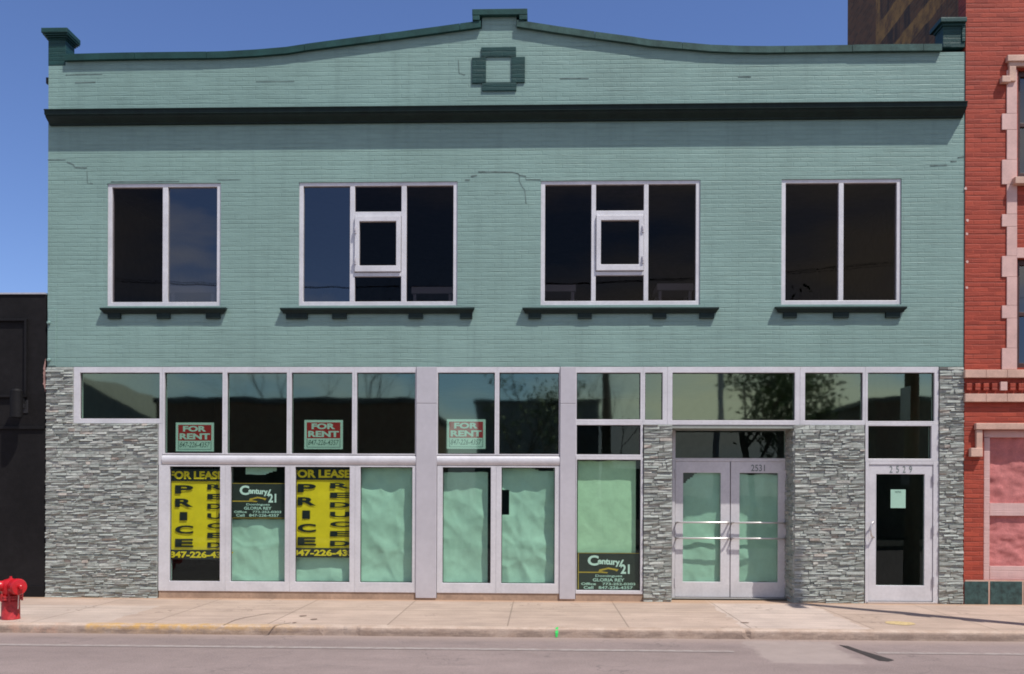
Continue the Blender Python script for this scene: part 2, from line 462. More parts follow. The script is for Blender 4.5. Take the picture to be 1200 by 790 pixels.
class MB:
    def __init__(s):
        s.v, s.f, s.mi, s.sm = [], [], [], []
        s.cur, s.smooth = 0, False

    def face(s, pts):
        b = len(s.v)
        s.v += [tuple(p) for p in pts]
        s.f.append(list(range(b, b + len(pts))))
        s.mi.append(s.cur)
        s.sm.append(s.smooth)

    def poly(s, vs, fs):
        b = len(s.v)
        s.v += [tuple(p) for p in vs]
        for f in fs:
            s.f.append([b + i for i in f])
            s.mi.append(s.cur)
            s.sm.append(s.smooth)
        return s

    def box(s, x0, x1, y0, y1, z0, z1, skip=''):
        vs = [(x0, y0, z0), (x1, y0, z0), (x1, y1, z0), (x0, y1, z0), (x0, y0, z1), (x1, y0, z1), (x1, y1, z1), (x0, y1, z1)]
        fs = {'d': (0, 3, 2, 1), 'u': (4, 5, 6, 7), 'f': (0, 1, 5, 4), 'r': (1, 2, 6, 5), 'b': (2, 3, 7, 6), 'l': (3, 0, 4, 7)}
        return s.poly(vs, [v for k, v in fs.items() if k not in skip])

    def ring(s, o, i, y0, y1):                 # o, i = X0 X1 Z0 Z1 of the outer and inner rectangle
        def q(r, y): return [(r[0], y, r[2]), (r[1], y, r[2]), (r[1], y, r[3]), (r[0], y, r[3])]
        vs = q(o, y0) + q(i, y0) + q(o, y1) + q(i, y1)
        fs = []
        for k in range(4):
            n = (k + 1) % 4
            fs += [(k, n, 4 + n, 4 + k), (8 + n, 8 + k, 12 + k, 12 + n), (n, k, 8 + k, 8 + n), (4 + k, 4 + n, 12 + n, 12 + k)]
        return s.poly(vs, fs)

    def extrude_x(s, prof, x0, x1):            # prof: closed list of (y, z)
        n = len(prof)
        vs = [(x0, y, z) for y, z in prof] + [(x1, y, z) for y, z in prof]
        fs = [(i, n + i, n + (i + 1) % n, (i + 1) % n) for i in range(n)]
        fs += [tuple(range(n)), tuple(range(2 * n - 1, n - 1, -1))]
        return s.poly(vs, fs)

    def tube(s, pts, rad, seg=10, caps=True):
        pts = [Vector(p) for p in pts]
        rads = rad if isinstance(rad, (list, tuple)) else [rad] * len(pts)
        rings = []
        up = None
        for i, p in enumerate(pts):
            d = (pts[min(i + 1, len(pts) - 1)] - pts[max(i - 1, 0)]).normalized()
            if up is None:
                up = Vector((0, 0, 1)) if abs(d.z) < .9 else Vector((1, 0, 0))
            a = d.cross(up).normalized()
            up = a.cross(d).normalized()
            rings.append([p + (a * math.cos(2 * PI * k / seg) + up * math.sin(2 * PI * k / seg)) * rads[i] for k in range(seg)])
        vs = [q for r in rings for q in r]
        fs = []
        for i in range(len(pts) - 1):
            for k in range(seg):
                n = (k + 1) % seg
                fs.append((i * seg + k, i * seg + n, (i + 1) * seg + n, (i + 1) * seg + k))
        if caps:
            fs += [tuple(range(seg - 1, -1, -1)), tuple((len(pts) - 1) * seg + k for k in range(seg))]
        return s.poly(vs, fs)

    def lathe(s, prof, mat=None, seg=28):      # prof: (radius, height) along local z, placed with a matrix
        mat = mat or Matrix()
        vs, fs = [], []
        for r, h in prof:
            for k in range(seg):
                vs.append(mat @ Vector((r * math.cos(2 * PI * k / seg), r * math.sin(2 * PI * k / seg), h)))
        for i in range(len(prof) - 1):
            for k in range(seg):
                n = (k + 1) % seg
                fs.append((i * seg + k, i * seg + n, (i + 1) * seg + n, (i + 1) * seg + k))
        fs += [tuple(range(seg - 1, -1, -1)), tuple((len(prof) - 1) * seg + k for k in range(seg))]
        return s.poly(vs, fs)

    def build(s, name, mats, parent=None, bevel=0, fix=True):
        me = bpy.data.meshes.new(name)
        me.from_pydata(s.v, [], s.f)
        for m in (mats if isinstance(mats, (list, tuple)) else [mats]): me.materials.append(m)
        for p, i, sm in zip(me.polygons, s.mi, s.sm):
            p.material_index = i
            p.use_smooth = sm
        if fix:
            bm = bmesh.new()
            bm.from_mesh(me)
            bmesh.ops.recalc_face_normals(bm, faces=bm.faces)
            bm.to_mesh(me)
            bm.free()
        me.update()
        o = bpy.data.objects.new(name, me)
        COL.objects.link(o)
        if parent is not None: attach(o, parent)
        if bevel:
            b = o.modifiers.new('edge', 'BEVEL')
            b.width = bevel
            b.segments = 2
            b.limit_method = 'ANGLE'
        return o


def world_loc(o):
    v = Vector(o.location)
    while o.parent:
        o = o.parent
        v += Vector(o.location)
    return v


def attach(o, parent):                         # meshes are written in world coordinates: cancel the parent's offset
    o.parent = parent
    o.location = Vector(o.location) - world_loc(parent)


def tag(o, label=None, cat=None, group=None, kind=None):
    for k, v in (('label', label), ('category', cat), ('group', group), ('kind', kind)):
        if v: o[k] = v
    return o


def empty(name, loc, label, cat, group=None):
    o = bpy.data.objects.new(name, None)
    COL.objects.link(o)
    o.location = loc
    o.empty_display_size = .2
    return tag(o, label, cat, group)


_dg = None


def text_into(mb, s, x0, x1, z0, z1, y, bold=.0, shear=0.0, depth=0.0, slope=0.0):
    """Lettering fitted into a rectangle of the plane y, facing the street."""
    cu = bpy.data.curves.new('lettering', 'FONT')
    cu.body = s
    cu.offset = bold
    cu.shear = shear
    cu.resolution_u = 4
    ob = bpy.data.objects.new('lettering_tmp', cu)
    COL.objects.link(ob)
    bpy.context.view_layer.update()
    dg = bpy.context.evaluated_depsgraph_get()
    me = bpy.data.meshes.new_from_object(ob.evaluated_get(dg))
    vs = [v.co.copy() for v in me.vertices]
    fs = [tuple(p.vertices) for p in me.polygons]
    bpy.data.objects.remove(ob)
    bpy.data.curves.remove(cu)
    bpy.data.meshes.remove(me)
    ax, bx = min(v.x for v in vs), max(v.x for v in vs)
    az, bz = min(v.y for v in vs), max(v.y for v in vs)
    out = []
    for v in vs:
        u, w = (v.x - ax) / (bx - ax), (v.y - az) / (bz - az)
        out.append((x0 + u * (x1 - x0), y, z0 + w * (z1 - z0) + slope * u))
    mb.poly(out, fs)


def wall_grid(mb, x0, x1, z0, z1, holes, y, depth):
    xs = sorted({x0, x1, *[h[0] for h in holes], *[h[1] for h in holes]})
    zs = sorted({z0, z1, *[h[2] for h in holes], *[h[3] for h in holes]})
    for a, b in zip(xs, xs[1:]):
        for c, d in zip(zs, zs[1:]):
            mx, mz = (a + b) / 2, (c + d) / 2
            if any(h[0] < mx < h[1] and h[2] < mz < h[3] for h in holes): continue
            mb.face([(a, y, c), (b, y, c), (b, y, d), (a, y, d)])
    for a, b, c, d in holes:
        mb.face([(a, y, c), (a, y, d), (a, y + depth, d), (a, y + depth, c)])
        mb.face([(b, y, d), (b, y, c), (b, y + depth, c), (b, y + depth, d)])
        mb.face([(a, y, d), (b, y, d), (b, y + depth, d), (a, y + depth, d)])
        mb.face([(b, y, c), (a, y, c), (a, y + depth, c), (b, y + depth, c)])


def pane(r, y, mat, parent, grow=.006):
    mb = MB()
    mb.face([(r[0] - grow, y, r[2] - grow), (r[1] + grow, y, r[2] - grow), (r[1] + grow, y, r[3] + grow), (r[0] - grow, y, r[3] + grow)])
    return mb.build('pane', mat, parent, fix=False)


# ------------------------------------------------------------------ setting
def struct(name, mb, mat, bevel=0):
    return tag(mb.build(name, mat, None, bevel), kind='structure')


mb = MB()
mb.face([(-500, -500, RZ - .02), (500, -500, RZ - .02), (500, 500, RZ - .02), (-500, 500, RZ - .02)])
struct('ground', mb, M['ground'])
mb = MB()
mb.face([(-60, -14.6, RZ), (60, -14.6, RZ), (60, KY + .02, RZ), (-60, KY + .02, RZ)])
struct('road', mb, M['road'])
mb = MB()
mb.box(-60, 60, KY + .16, .62, -.11, 0, 'd')
struct('sidewalk', mb, M['sidewalk'])
mb = MB()
mb.box(-60, 60, -18.6, -14.6, -.11, .02, 'd')
struct('far_sidewalk', mb, M['ground'])

# kerb: a swept profile with worn, chipped edges
mb = MB()
chip = [(X(378, 740, KY), X(404, 740, KY), .07), (X(406, 740, KY), X(418, 740, KY), .045), (X(871, 745, KY), X(878, 745, KY), .08)]
xs = [-60, -30, -14]
x = -10.0
while x < 11: xs.append(x); x += .055
xs += [14, 30, 60]
prof_n = 6
vs, fs = [], []
for x in xs:
    w = mn.noise(Vector((x * 2.3, 3.1, 0))) * .012 + mn.noise(Vector((x * 9, 1, 0))) * .007
    c = 0
    for a, b, d in chip:
        if a < x < b: c = d * (.6 + .4 * mn.noise(Vector((x * 30, 0, 0))))
    vs += [(x, KY + .16, -.11), (x, KY + .158, .004), (x, KY + .05 + w + c, .004 - c * .2), (x, KY + .018 + w + c, -.012 - c * .5),
           (x, KY + w * .5 + c * .6, -.055 - c * .3), (x, KY - .012, -.11)]
for i in range(len(xs) - 1):
    for k in range(prof_n):
        n = (k + 1) % prof_n
        fs.append((i * prof_n + k, i * prof_n + n, (i + 1) * prof_n + n, (i + 1) * prof_n + k))
mb.poly(vs, fs)
struct('kerb', mb, M['kerb'])

# worn edge line: a thin sheet in the road, missing where the concrete patch was poured
mb = MB()
def gpt(px, py): p = G(px, py, RZ); return p.x, p.y
ly0, ly1 = G(300, 759.6, RZ).y, G(300, 757.4, RZ).y
for xa, xb in ((-60, gpt(858, 762)[0]), (gpt(1022, 763)[0], 60)):
    mb.face([(xa, ly0, RZ + .004), (xb, ly0, RZ + .004), (xb, ly1, RZ + .004), (xa, ly1, RZ + .004)])
struct('road_line', mb, M['line'])
mb = MB()
pts = [(983, 756), (994, 757.5), (1010, 763), (1028, 768), (1048, 774), (1041, 775.5), (1030, 774.5), (1018, 770), (1004, 764.5), (992, 760)]
mb.face([(*gpt(*q), RZ + .004) for q in reversed(pts)])
struct('tar_seam', mb, M['tar'])
# sprayed marks
mb = MB()
p0 = P(652.5, 740, KY - .004)
mb.poly([(p0.x - .014, KY - .017, -.10), (p0.x + .008, KY - .017, -.10), (p0.x + .018, KY - .006, -.05), (p0.x + .016, KY + .03, .002), (p0.x + .020, KY + .09, .008),
         (p0.x + .002, KY + .09, .008), (p0.x - .016, KY + .03, .002), (p0.x - .018, KY - .006, -.05)], [(0, 1, 2, 7), (7, 2, 3, 6), (6, 3, 4, 5)])
tag(mb.build('paint_mark', M['marker_green']), 'bright green sprayed utility mark on the kerb', 'paint mark')
mb = MB()
for q in ((1045, 728.5, 1065, 733),):
    a, b = G(q[0], q[3]), G(q[2], q[1])
    pts = []
    for k in range(14):
        t = 2 * PI * k / 14
        rr = 1 + .35 * mn.noise(Vector((k * 1.7, q[0], 0)))
        pts.append(((a.x + b.x) / 2 + math.cos(t) * abs(b.x - a.x) / 2 * rr, (a.y + b.y) / 2 + math.sin(t) * abs(b.y - a.y) / 2 * rr, .004))
    mb.face(pts)
tag(mb.build('paint_mark', M['marker_yellow']), 'faded yellow sprayed mark on the sidewalk by the single door', 'paint mark')
# broken spots in the sidewalk surface near the chipped kerb
mb = MB()
for cx, cy, w, h in ((355, 722, 9, 1.1), (368, 726, 8, 1.2), (345, 730, 5, .9), (1173, 0, 0, 0), (873, 730, 10, .8)):
    if not w: continue
    c0 = G(cx, cy)
    sx = w / 1078 * (c0.y + 14) * .5
    sy = h * .055
    mb.face([(c0.x + math.cos(2 * PI * k / 11) * sx * (1 + .4 * mn.noise(Vector((k * 2.1, cx, 0)))), c0.y + math.sin(2 * PI * k / 11) * sy * (1 + .4 * mn.noise(Vector((k * 1.3, cx, 5)))), .004) for k in range(11)])
for line in (((262, 733), (275, 727), (287, 724), (315, 719), (347, 718)), ((312, 736), (330, 732), (341, 730))):
    for a, b in zip(line, line[1:]):
        A, B = G(*a), G(*b)
        n = Vector((-(B - A).y, (B - A).x, 0)).normalized() * .007
        mb.face([(A.x - n.x, A.y - n.y, .004), (B.x - n.x, B.y - n.y, .004), (B.x + n.x, B.y + n.y, .004), (A.x + n.x, A.y + n.y, .004)])
struct('sidewalk_crack', mb, plain('sidewalk_break', (.19, .13, .10), .95, var=.3, scale=20))

# ------------------------------------------------------------------ the green building
XL, XR = X(56, 300), X(1130, 300)
green = empty('storefront_building', ((XL + XR) / 2, 0, 0), 'two-storey pale green painted brick building with dark green trim above grey stone and aluminium shopfronts', 'building')
zT = Z(600, 430)                                # top of the shopfront, underside of the brick
CP = .21
zc1 = Z(600, 122.6, -CP)
zc0 = Z(600, 143.5)
up_windows = [
    dict(o=(125.5, 215.7, 258.5, 358.8), sill=(116.5, 264.5, 360), br=((126, 141), (183.5, 199), (241, 257.5))),
    dict(o=(350, 212.7, 536, 357.8), sill=(327.8, 556, 360), br=((335, 360), (389, 406), (478.5, 495.5), (539, 553.5))),
    dict(o=(633.5, 210.9, 820.6, 357.2), sill=(612, 843, 359.7), br=((619, 634), (677, 693.5), (765, 781), (819.7, 837))),
    dict(o=(915.7, 209.6, 1056.3, 357.5), sill=(909, 1063.3, 358.7), br=((918, 934), (977, 995), (1038, 1055))),
]
zu1 = sum(Z((w['o'][0] + w['o'][2]) / 2, w['o'][1]) for w in up_windows) / 4
zu0 = sum(Z((w['o'][0] + w['o'][2]) / 2, w['o'][3]) for w in up_windows) / 4
holes = [(X(w['o'][0], 285), X(w['o'][2], 285), zu0, zu1) for w in up_windows]
mb = MB()
wall_grid(mb, XL, XR, zT, zc0 + .05, holes, 0, .25)
# parapet with its swept gable top
CY = -.06
prof = [(76, 63.3), (136.7, 61.6), (200, 60.8), (263, 60.2), (300, 58.7), (335, 54.4), (401, 45.6), (490, 34.2), (563.5, 24)]
profR = [(605.5, 23.3), (676, 34.2), (762, 45.6), (800, 50), (833, 52.7), (868, 54.2), (900, 53.9), (1039, 51.9), (1104, 51.4)]
CT = .098
tl = [(X(a, b, CY), Z(a, b, CY)) for a, b in prof]
tr = [(X(a, b, CY), Z(a, b, CY)) for a, b in profR]
zn = Z(585, 17, -.08)
def densify(pts, step=.25):
    out = []
    for (a, za), (b, zb) in zip(pts, pts[1:]):
        n = max(1, int((b - a) / step))
        for k in range(n):
            out.append((a + (b - a) * k / n, za + (zb - za) * k / n))
    out.append(pts[-1])
    sm = [out[0]]
    for i in range(1, len(out) - 1):
        kk = min(1, i, len(out) - 1 - i)
        lo, hi = i - kk, i + kk
        sm.append((out[i][0], sum(q[1] for q in out[lo:hi + 1]) / (hi - lo + 1)))
    sm.append(out[-1])
    return sm
tl, tr = densify(tl), densify(tr)
xn0, xn1 = X(565, 25), X(605, 25)
top = [(XL, tl[0][1] - CT)] + [(a, b - CT) for a, b in tl if a < xn0 - .01] + [(xn0 - .005, tl[-1][1] - CT), (xn0, zn), (xn1, zn), (xn1 + .005, tr[0][1] - CT)] \
    + [(a, b - CT) for a, b in tr if a > xn1 + .01] + [(XR, tr[-1][1] - CT)]
zb = zc0 + .05
for (a, za), (b, zb2) in zip(top, top[1:]):
    mb.face([(a, 0, zb), (b, 0, zb), (b, 0, zb2), (a, 0, za)])
    mb.face([(b, .30, zb - .5), (a, .30, zb - .5), (a, .30, za), (b, .30, zb2)])
    mb.face([(a, 0, za), (b, 0, zb2), (b, .30, zb2), (a, .30, za)])
ZR = zb - .3
mb.face([(XL, 0, 0), (XL, 0, top[0][1]), (XL, .30, top[0][1]), (XL, .30, 0)])
mb.face([(XL, .30, 0), (XL, .30, ZR + .3), (XL, 14, ZR + .3), (XL, 14, 0)])
mb.face([(XR, .30, 0), (XR, .30, ZR + .3), (XR, 14, ZR + .3), (XR, 14, 0)])
mb.face([(XL, 14, 0), (XR, 14, 0), (XR, 14, ZR + .3), (XL, 14, ZR + .3)])
mb.face([(XR, 0, 0), (XR, 0, top[-1][1]), (XR, .30, top[-1][1]), (XR, .30, 0)])
mb.face([(XL, 0, zT), (XR, 0, zT), (XR, .25, zT), (XL, .25, zT)])
mb.build('wall', M['paint'], green, fix=False)
mb = MB()
mb.box(XL + .02, XR - .02, .30, 13.9, ZR - .1, ZR)
mb.build('roof', M['dark_metal'], green)

# rooms behind the glass
ZF2 = zu0 - .45
mb = MB()
a, b = XL + .1, XR - .1
for z0, z1, mi in ((.02, ZF2 - .25, 0), (ZF2, ZR - .15, 1)):
    mb.cur = mi
    y0, y1 = .26, 7.0
    mb.face([(a, y0, z0), (b, y0, z0), (b, y1, z0), (a, y1, z0)])
    mb.face([(a, y0, z1), (a, y1, z1), (b, y1, z1), (b, y0, z1)])
    mb.face([(a, y1, z0), (b, y1, z0), (b, y1, z1), (a, y1, z1)])
    mb.face([(a, y0, z0), (a, y1, z0), (a, y1, z1), (a, y0, z1)])
    mb.face([(b, y0, z0), (b, y0, z1), (b, y1, z1), (b, y1, z0)])
mb.build('interior', [M['room'], M['room_dark']], green, fix=False)

# coping stones
for pts, nm in ((tl, 'l'), (tr, 'r')):
    mb = MB()
    n = len(pts)
    k = 0
    while k < n - 1:
        e = min(k + 4, n - 1)
        j = rnd.uniform(-.004, .004)
        for i in range(k, e):
            (xa, za), (xb, zb2) = pts[i], pts[i + 1]
            xb2 = xb - (.006 if i == e - 1 and e < n - 1 else 0)
            s = [(xa, CY + j, za - CT), (xb2, CY + j, zb2 - CT), (xb2, .36, zb2 - CT), (xa, .36, za - CT),
                 (xa, CY + j, za), (xb2, CY + j, zb2), (xb2, .36, zb2), (xa, .36, za)]
            fs = [(0, 3, 2, 1), (4, 5, 6, 7), (0, 1, 5, 4), (2, 3, 7, 6)]
            if i == k: fs.append((3, 0, 4, 7))
            if i == e - 1: fs.append((1, 2, 6, 5))
            mb.poly(s, fs)
        k = e
        mb.build('coping', M['teal' if nm == 'l' else 'teal_worn'], green, fix=False)
        mb = MB()
mb = MB()
r = rect(553.3, 10.2, 618, 17.2, -.08)
mb.box(r[0], r[1], -.08, .38, r[2], r[3])
zt2 = Z(585, 23, -.08)
mb.box(r[0] + .003, X(562, 20, -.08), -.077, .37, zt2, r[2] - .003)
mb.box(X(608.5, 20, -.08), r[1] - .003, -.077, .37, zt2, r[2] - .003)
mb.build('gable_cap', M['teal'], green, .006)
mb = MB()
for q in ((564, 56, 604.8, 67.2), (553.2, 67.9, 569.6, 98.4), (599.4, 67.3, 615.2, 97.2), (565, 97, 605.2, 107)):
    r = rect(*q)
    mb.box(r[0], r[1], -.022, .01, r[2], r[3])
mb.build('medallion', M['teal_brick'], green, .004)
# corner pilasters
mb = MB()
xa, xb = XL - .004, X(77, 60)
z0, z1 = Z(65, 77), Z(65, 47)
mb.box(xa, xb, -.004, .27, z0, z1)
h = (Z(65, 38.5, -.06) - z1) / 3
for k in range(3):
    g = .018 + .02 * k
    mb.box(xa - g, xb + g, -.004 - g, .27 + g, z1 + k * h, z1 + (k + 1) * h - .012)
    mb.box(xa - g + .016, xb + g - .016, -.004 - g + .016, .27 + g - .016, z1 + (k + 1) * h - .012, z1 + (k + 1) * h)
mb.box(xa - .075, xb + .06, -.075, .34, z1 + 3 * h, Z(65, 32.3, -.075))
mb.build('pilaster', M['teal_brick'], green, .004)
mb = MB()
xa, xb = X(1105, 40), XR - .004
z0, z1 = Z(1118, 55.5), Z(1118, 31)
mb.box(xa, xb, -.004, .27, z0, z1)
mb.box(xb - .05, xb, -.020, -.0045, z0 + .08, z1)
mb.box(xa - .02, xb, -.030, .29, z1, Z(1118, 26, -.05))
mb.box(xa - .06, xb, -.07, .34, Z(1118, 26, -.05), Z(1118, 19.8, -.07))
mb.build('pilaster', M['teal_brick'], green, .004)
# cornice
H = zc1 - zc0
mb = MB()
prof = [(0.0, 1), (-CP + .005, 1), (-CP, .97), (-CP, .93), (-CP + .015, .90), (-CP + .022, .58), (-CP + .045, .56), (-CP + .05, .48), (-CP + .075, .36), (-.08, .20), (-.05, .10), (-.045, 0), (0, 0)]
mb.extrude_x([(y, zc0 + H * t) for y, t in prof], X(51, 128, -CP), X(1134.5, 120, -CP))
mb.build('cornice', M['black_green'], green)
# mortar cracks in the painted brick
def crack(pts, w=.010):
    mb = MB()
    pts = [P(*a) for a in pts]
    vs = []
    for i, A in enumerate(pts):
        d = (pts[min(i + 1, len(pts) - 1)] - pts[max(i - 1, 0)]).normalized()
        n = Vector((-d.z, 0, d.x)) * w * .5
        vs += [(A.x - n.x, -.003, A.z - n.z), (A.x + n.x, -.003, A.z + n.z)]
    mb.poly(vs, [(2 * i, 2 * i + 2, 2 * i + 3, 2 * i + 1) for i in range(len(pts) - 1)])
    mb.build('crack', M['crack'], green, fix=False)
crack([(545, 211), (550.5, 211)], .022); crack([(552, 207), (559, 205.5)], .022)
crack([(560.5, 201.5), (601, 202)], .020); crack([(601, 202), (607, 203.5), (609, 205.5), (616, 206.5), (616.5, 210.5), (634, 210.8)], .016)
crack([(608.5, 206), (608.5, 212), (612, 219), (615, 223), (616.5, 239)], .010)
crack([(56, 187.5), (77, 187.3)], .012); crack([(78.5, 190), (86, 193), (88, 196.5), (102, 197)], .016)
crack([(102, 200), (102.5, 215), (109, 215.5)], .010); crack([(130, 213.2), (210, 212.5)], .018)
crack([(255, 211), (282, 210.5)], .008)
crack([(1090, 194), (1110, 193.6)], .020); crack([(1114, 189.5), (1121, 189)], .018); crack([(1122, 185), (1130, 184)], .016)
crack([(77, 88), (120, 87)], .010); crack([(88, 97), (112, 96.5)], .016); crack([(656, 92.2), (690, 92)], .016)
crack([(300, 96), (345, 95.6)], .008); crack([(865, 90), (880, 90.3)], .018)
crack([(537, 70), (538, 86), (545, 88)], .010)
# small cover plate and bolts at the party line, stub bracket at the parapet
mb = MB()
r = rect(56.5, 362.5, 66, 429)
mb.box(r[0], r[1], -.012, .0, r[2], r[3])
mb.build('cover_plate', M['paint'], green, .004)
mb = MB()
for px, py in ((58, 378.5), (58, 422)):
    mb = MB()
    c = P(px, py)
    mb.lathe([(.028, 0), (.028, .02), (.018, .035)], Matrix.Translation((c.x, -.012, c.z)) @ Matrix.Rotation(PI / 2, 4, 'X'), 10)
    mb.build('bolt', M['paint'], green)
mb = MB()
r = rect(53, 90, 56, 97)
mb.box(r[0], r[1] - .001, .02, .09, r[2], r[3])
mb.build('bracket', M['black_trim'], green)

# upper windows
def bars(mb, rs, y0, y1):
    for r in rs: mb.box(r[0], r[1], y0, y1, r[2], r[3])
for wi, w in enumerate(up_windows):
    hx0, hx1 = holes[wi][0], holes[wi][1]
    y0, y1 = .018, .11
    o = (hx0, hx1, zu0, zu1)
    fz0, fz1 = zu0 + .066, zu1 - .055
    fx0, fx1 = hx0 + .066, hx1 - .064
    ins = (fx0, fx1, fz0, fz1)
    mb = MB()
    mb.ring(o, ins, y0, y1)
    panes, sashpane = [], None
    if wi in (0, 3):
        m = (189.8, 196.0) if wi == 0 else (983.2, 989)
        a, b = X(m[0], 285), X(m[1], 285)
        mb.box(a, b, y0 + .003, y1 - .003, fz0, fz1)
        panes = [(fx0, a, fz0, fz1), (b, fx1, fz0, fz1)]
    else:
        m = ((409.6, 415.3), (470, 476)) if wi == 1 else ((693, 698.3), (754.6, 760))
        (a0, a1), (b0, b1) = [(X(p, 285), X(q, 285)) for p, q in m]
        mb.box(a0, a1, y0 + .003, y1 - .003, fz0, fz1)
        mb.box(b0, b1, y0 + .003, y1 - .003, fz0, fz1)
        xm = 442 if wi == 1 else 726
        d = 0 if wi == 1 else -1.3
        q0, q1, q2, q3 = [Z(xm, v + d) for v in (247.6, 253, 319, 323.6)]
        mb.box(a1, b0, y0 + .003, y1 - .003, q1, q0)
        mb.box(a1, b0, y0 + .003, y1 - .003, q3, q2)
        panes = [(fx0, a0, fz0, fz1), (b1, fx1, fz0, fz1), (a1, b0, q0, fz1), (a1, b0, fz0, q3)]
    win = mb.build('window', M['alu'], green, .005)
    for pi, r in enumerate(panes):
        special = (wi == 0 and pi == 1) or (wi == 1 and pi == 0)
        pane(r, .06, M['glass_sky'] if special else M['glass_up'], win)
    if wi in (1, 2):
        so = (a1 + .006, b0 - .006, q2 + .006, q1 - .006)
        si = (a1 + .075, b0 - .075, q2 + .10, q1 - .085)
        mb = MB()
        mb.ring(so, si, -.012, .08)
        mb.build('sash', M['alu'], win, .006)
        pane(si, .04, M['glass_up'], win)
        hx = (a1 + .018) if wi == 1 else (b0 - .018)
        for hz in (q1 - .22, q2 + .17):
            mb = MB()
            mb.box(hx - .014, hx + .014, -.030, -.0125, hz - .055, hz + .055)
            mb.box(hx - .008, hx + .008, -.045, -.030, hz - .02, hz + .035)
            mb.build('hinge', M['alu_col'], win, .003)
    # sill with brackets
    sx0, sx1, sy = w['sill']
    PJ = .09
    zs1 = Z((sx0 + sx1) / 2, sy, -PJ)
    zs1 = min(zs1, zu0 - .004)
    mb = MB()
    xa, xb = X(sx0, 363, -PJ), X(sx1, 363, -PJ)
    pr = [(0, 0), (-PJ, -.005), (-PJ, -.032), (-PJ + .03, -.058), (-PJ + .045, -.085), (0, -.085)]
    n = len(pr)
    vs = []
    for xx, sg in ((xa, 1), (xb, -1)):
        for (yy, dz) in pr: vs.append((xx + sg * max(0, (yy + PJ) if dz < -.04 else 0) * .8, yy, zs1 + dz))
    mb.poly(vs, [(i, n + i, n + (i + 1) % n, (i + 1) % n) for i in range(n)] + [tuple(range(n)), tuple(range(2 * n - 1, n - 1, -1))])
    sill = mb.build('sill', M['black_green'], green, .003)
    for b0_, b1_ in w['br']:
        mb = MB()
        mb.box(X(b0_, 370, -.04), X(b1_, 370, -.04), -.045, 0, zs1 - .165, zs1 - .085)
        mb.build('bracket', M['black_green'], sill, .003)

# ---------------- stone piers of thin stacked strips
def ledge(mb, ax0, ax1, z0, z1, base, axis='x', sgn=-1, flip=False):
    """strips on a face: axis 'x' faces the street (normal -y), axis 'y' lines a jamb (normal sgn*x)."""
    z = z0
    while z < z1 - .008:
        h = rnd.choice((.022, .028, .034, .042, .05))
        if z + h > z1 - .02: h = z1 - z
        t = ax0
        while t < ax1 - .004:
            ln = rnd.uniform(.06, .24)
            if t + ln > ax1 - .07: ln = ax1 - t
            dz = h
            d0 = rnd.uniform(.008, .030)
            q = [max(.002, d0 + rnd.uniform(-.011, .013)) for _ in range(4)]
            a, b, c, d = t + .0006, t + ln - .0006, z + .0006, z + dz - .0006
            if axis == 'x':
                vs = [(a, base, c), (b, base, c), (b, base, d), (a, base, d),
                      (a + .002, base - q[0], c + .003), (b - .002, base - q[1], c + .003), (b - .002, base - q[2], d - .003), (a + .002, base - q[3], d - .003)]
            else:
                vs = [(base, a, c), (base, b, c), (base, b, d), (base, a, d),
                      (base + sgn * q[0], a, c), (base + sgn * q[1], b, c), (base + sgn * q[2], b, d), (base + sgn * q[3], a, d)]
            mb.poly(vs, [(4, 5, 6, 7), (0, 1, 5, 4), (1, 2, 6, 5), (2, 3, 7, 6), (3, 0, 4, 7)])
            t += ln
        z += h
def pier(pieces, jambs=(), core_y=.55):
    mb = MB()
    for x0, x1, z0, z1 in pieces:
        mb.cur = 1
        mb.box(x0 + .004, x1 - .004, .002, core_y, z0, z1)
        mb.cur = 0
        ledge(mb, x0, x1, z0, z1, .002)
    for xj, sgn, z0, z1 in jambs:
        ledge(mb, -.001, core_y - .1, z0, z1, xj, 'y', sgn)
    return mb.build('stone_pier', [M['stone'], M['stone_core']], green)
zA = Z(138, 496.2)
xj0 = X(185, 600)
pier([(XL - .012, xj0, 0, zA - .003), (XL - .012, X(86, 460), zA, zT - .003)], core_y=.24)
zD = Z(860, 498)
x2a, x2b = X(754.2, 600), X(787.3, 600)
pier([(x2a, x2b, 0, zD - .002)])
x3a, x3b = X(931, 600), X(1012.5, 600)
pier([(x3a, x3b, 0, zD - .002)], jambs=[(x3a + .003, -1, 0, zD - .005)])
pier([(X(1100.3, 560), XR - .002, 0, zT - .003)], core_y=.3)

# ---------------- shopfront frames: each window its own frame and pane
zP = Z(600, 436.8)
zU = Z(400, 531.6); zU2 = Z(400, 533.2)
zRb = Z(400, 545.6)
zL1, zL0 = Z(400, 547.2), Z(400, 682.4)
zLb = Z(340, 693.6)
FY0, FY1, GY = .0, .11, .055
def shop(x0, x1, z0, z1, px0, px1, pz0, pz1, name='shop_window', y=0.0, mat='glass', bev=.004):
    mb = MB()
    mb.ring((x0, x1, z0, z1), (px0, px1, pz0, pz1), FY0 + y, FY1 + y)
    o = mb.build(name, M['alu'], green, bev)
    gk = MB()
    gk.ring((px0 - .002, px1 + .002, pz0 - .002, pz1 + .002), (px0 + .009, px1 - .009, pz0 + .009, pz1 - .009), GY + y - .012, GY + y - .002)
    gk.build('gasket', M['black_trim'], o)
    pane((px0, px1, pz0, pz1), GY + y, M['glass_transom' if name == 'transom_window' else mat], o)
    return o
E = .0008
def sx(o0, p0, p1, o1, zz, pz, yy=500, name='shop_window'):
    shop(X(o0, yy) + E, X(o1, yy) - E, zz[0], zz[1], X(p0, yy), X(p1, yy), pz[0], pz[1], name)
sx(86, 93.5, 187, 190, (zA, zT), (Z(140, 490.6), zP), 460, 'transom_window')
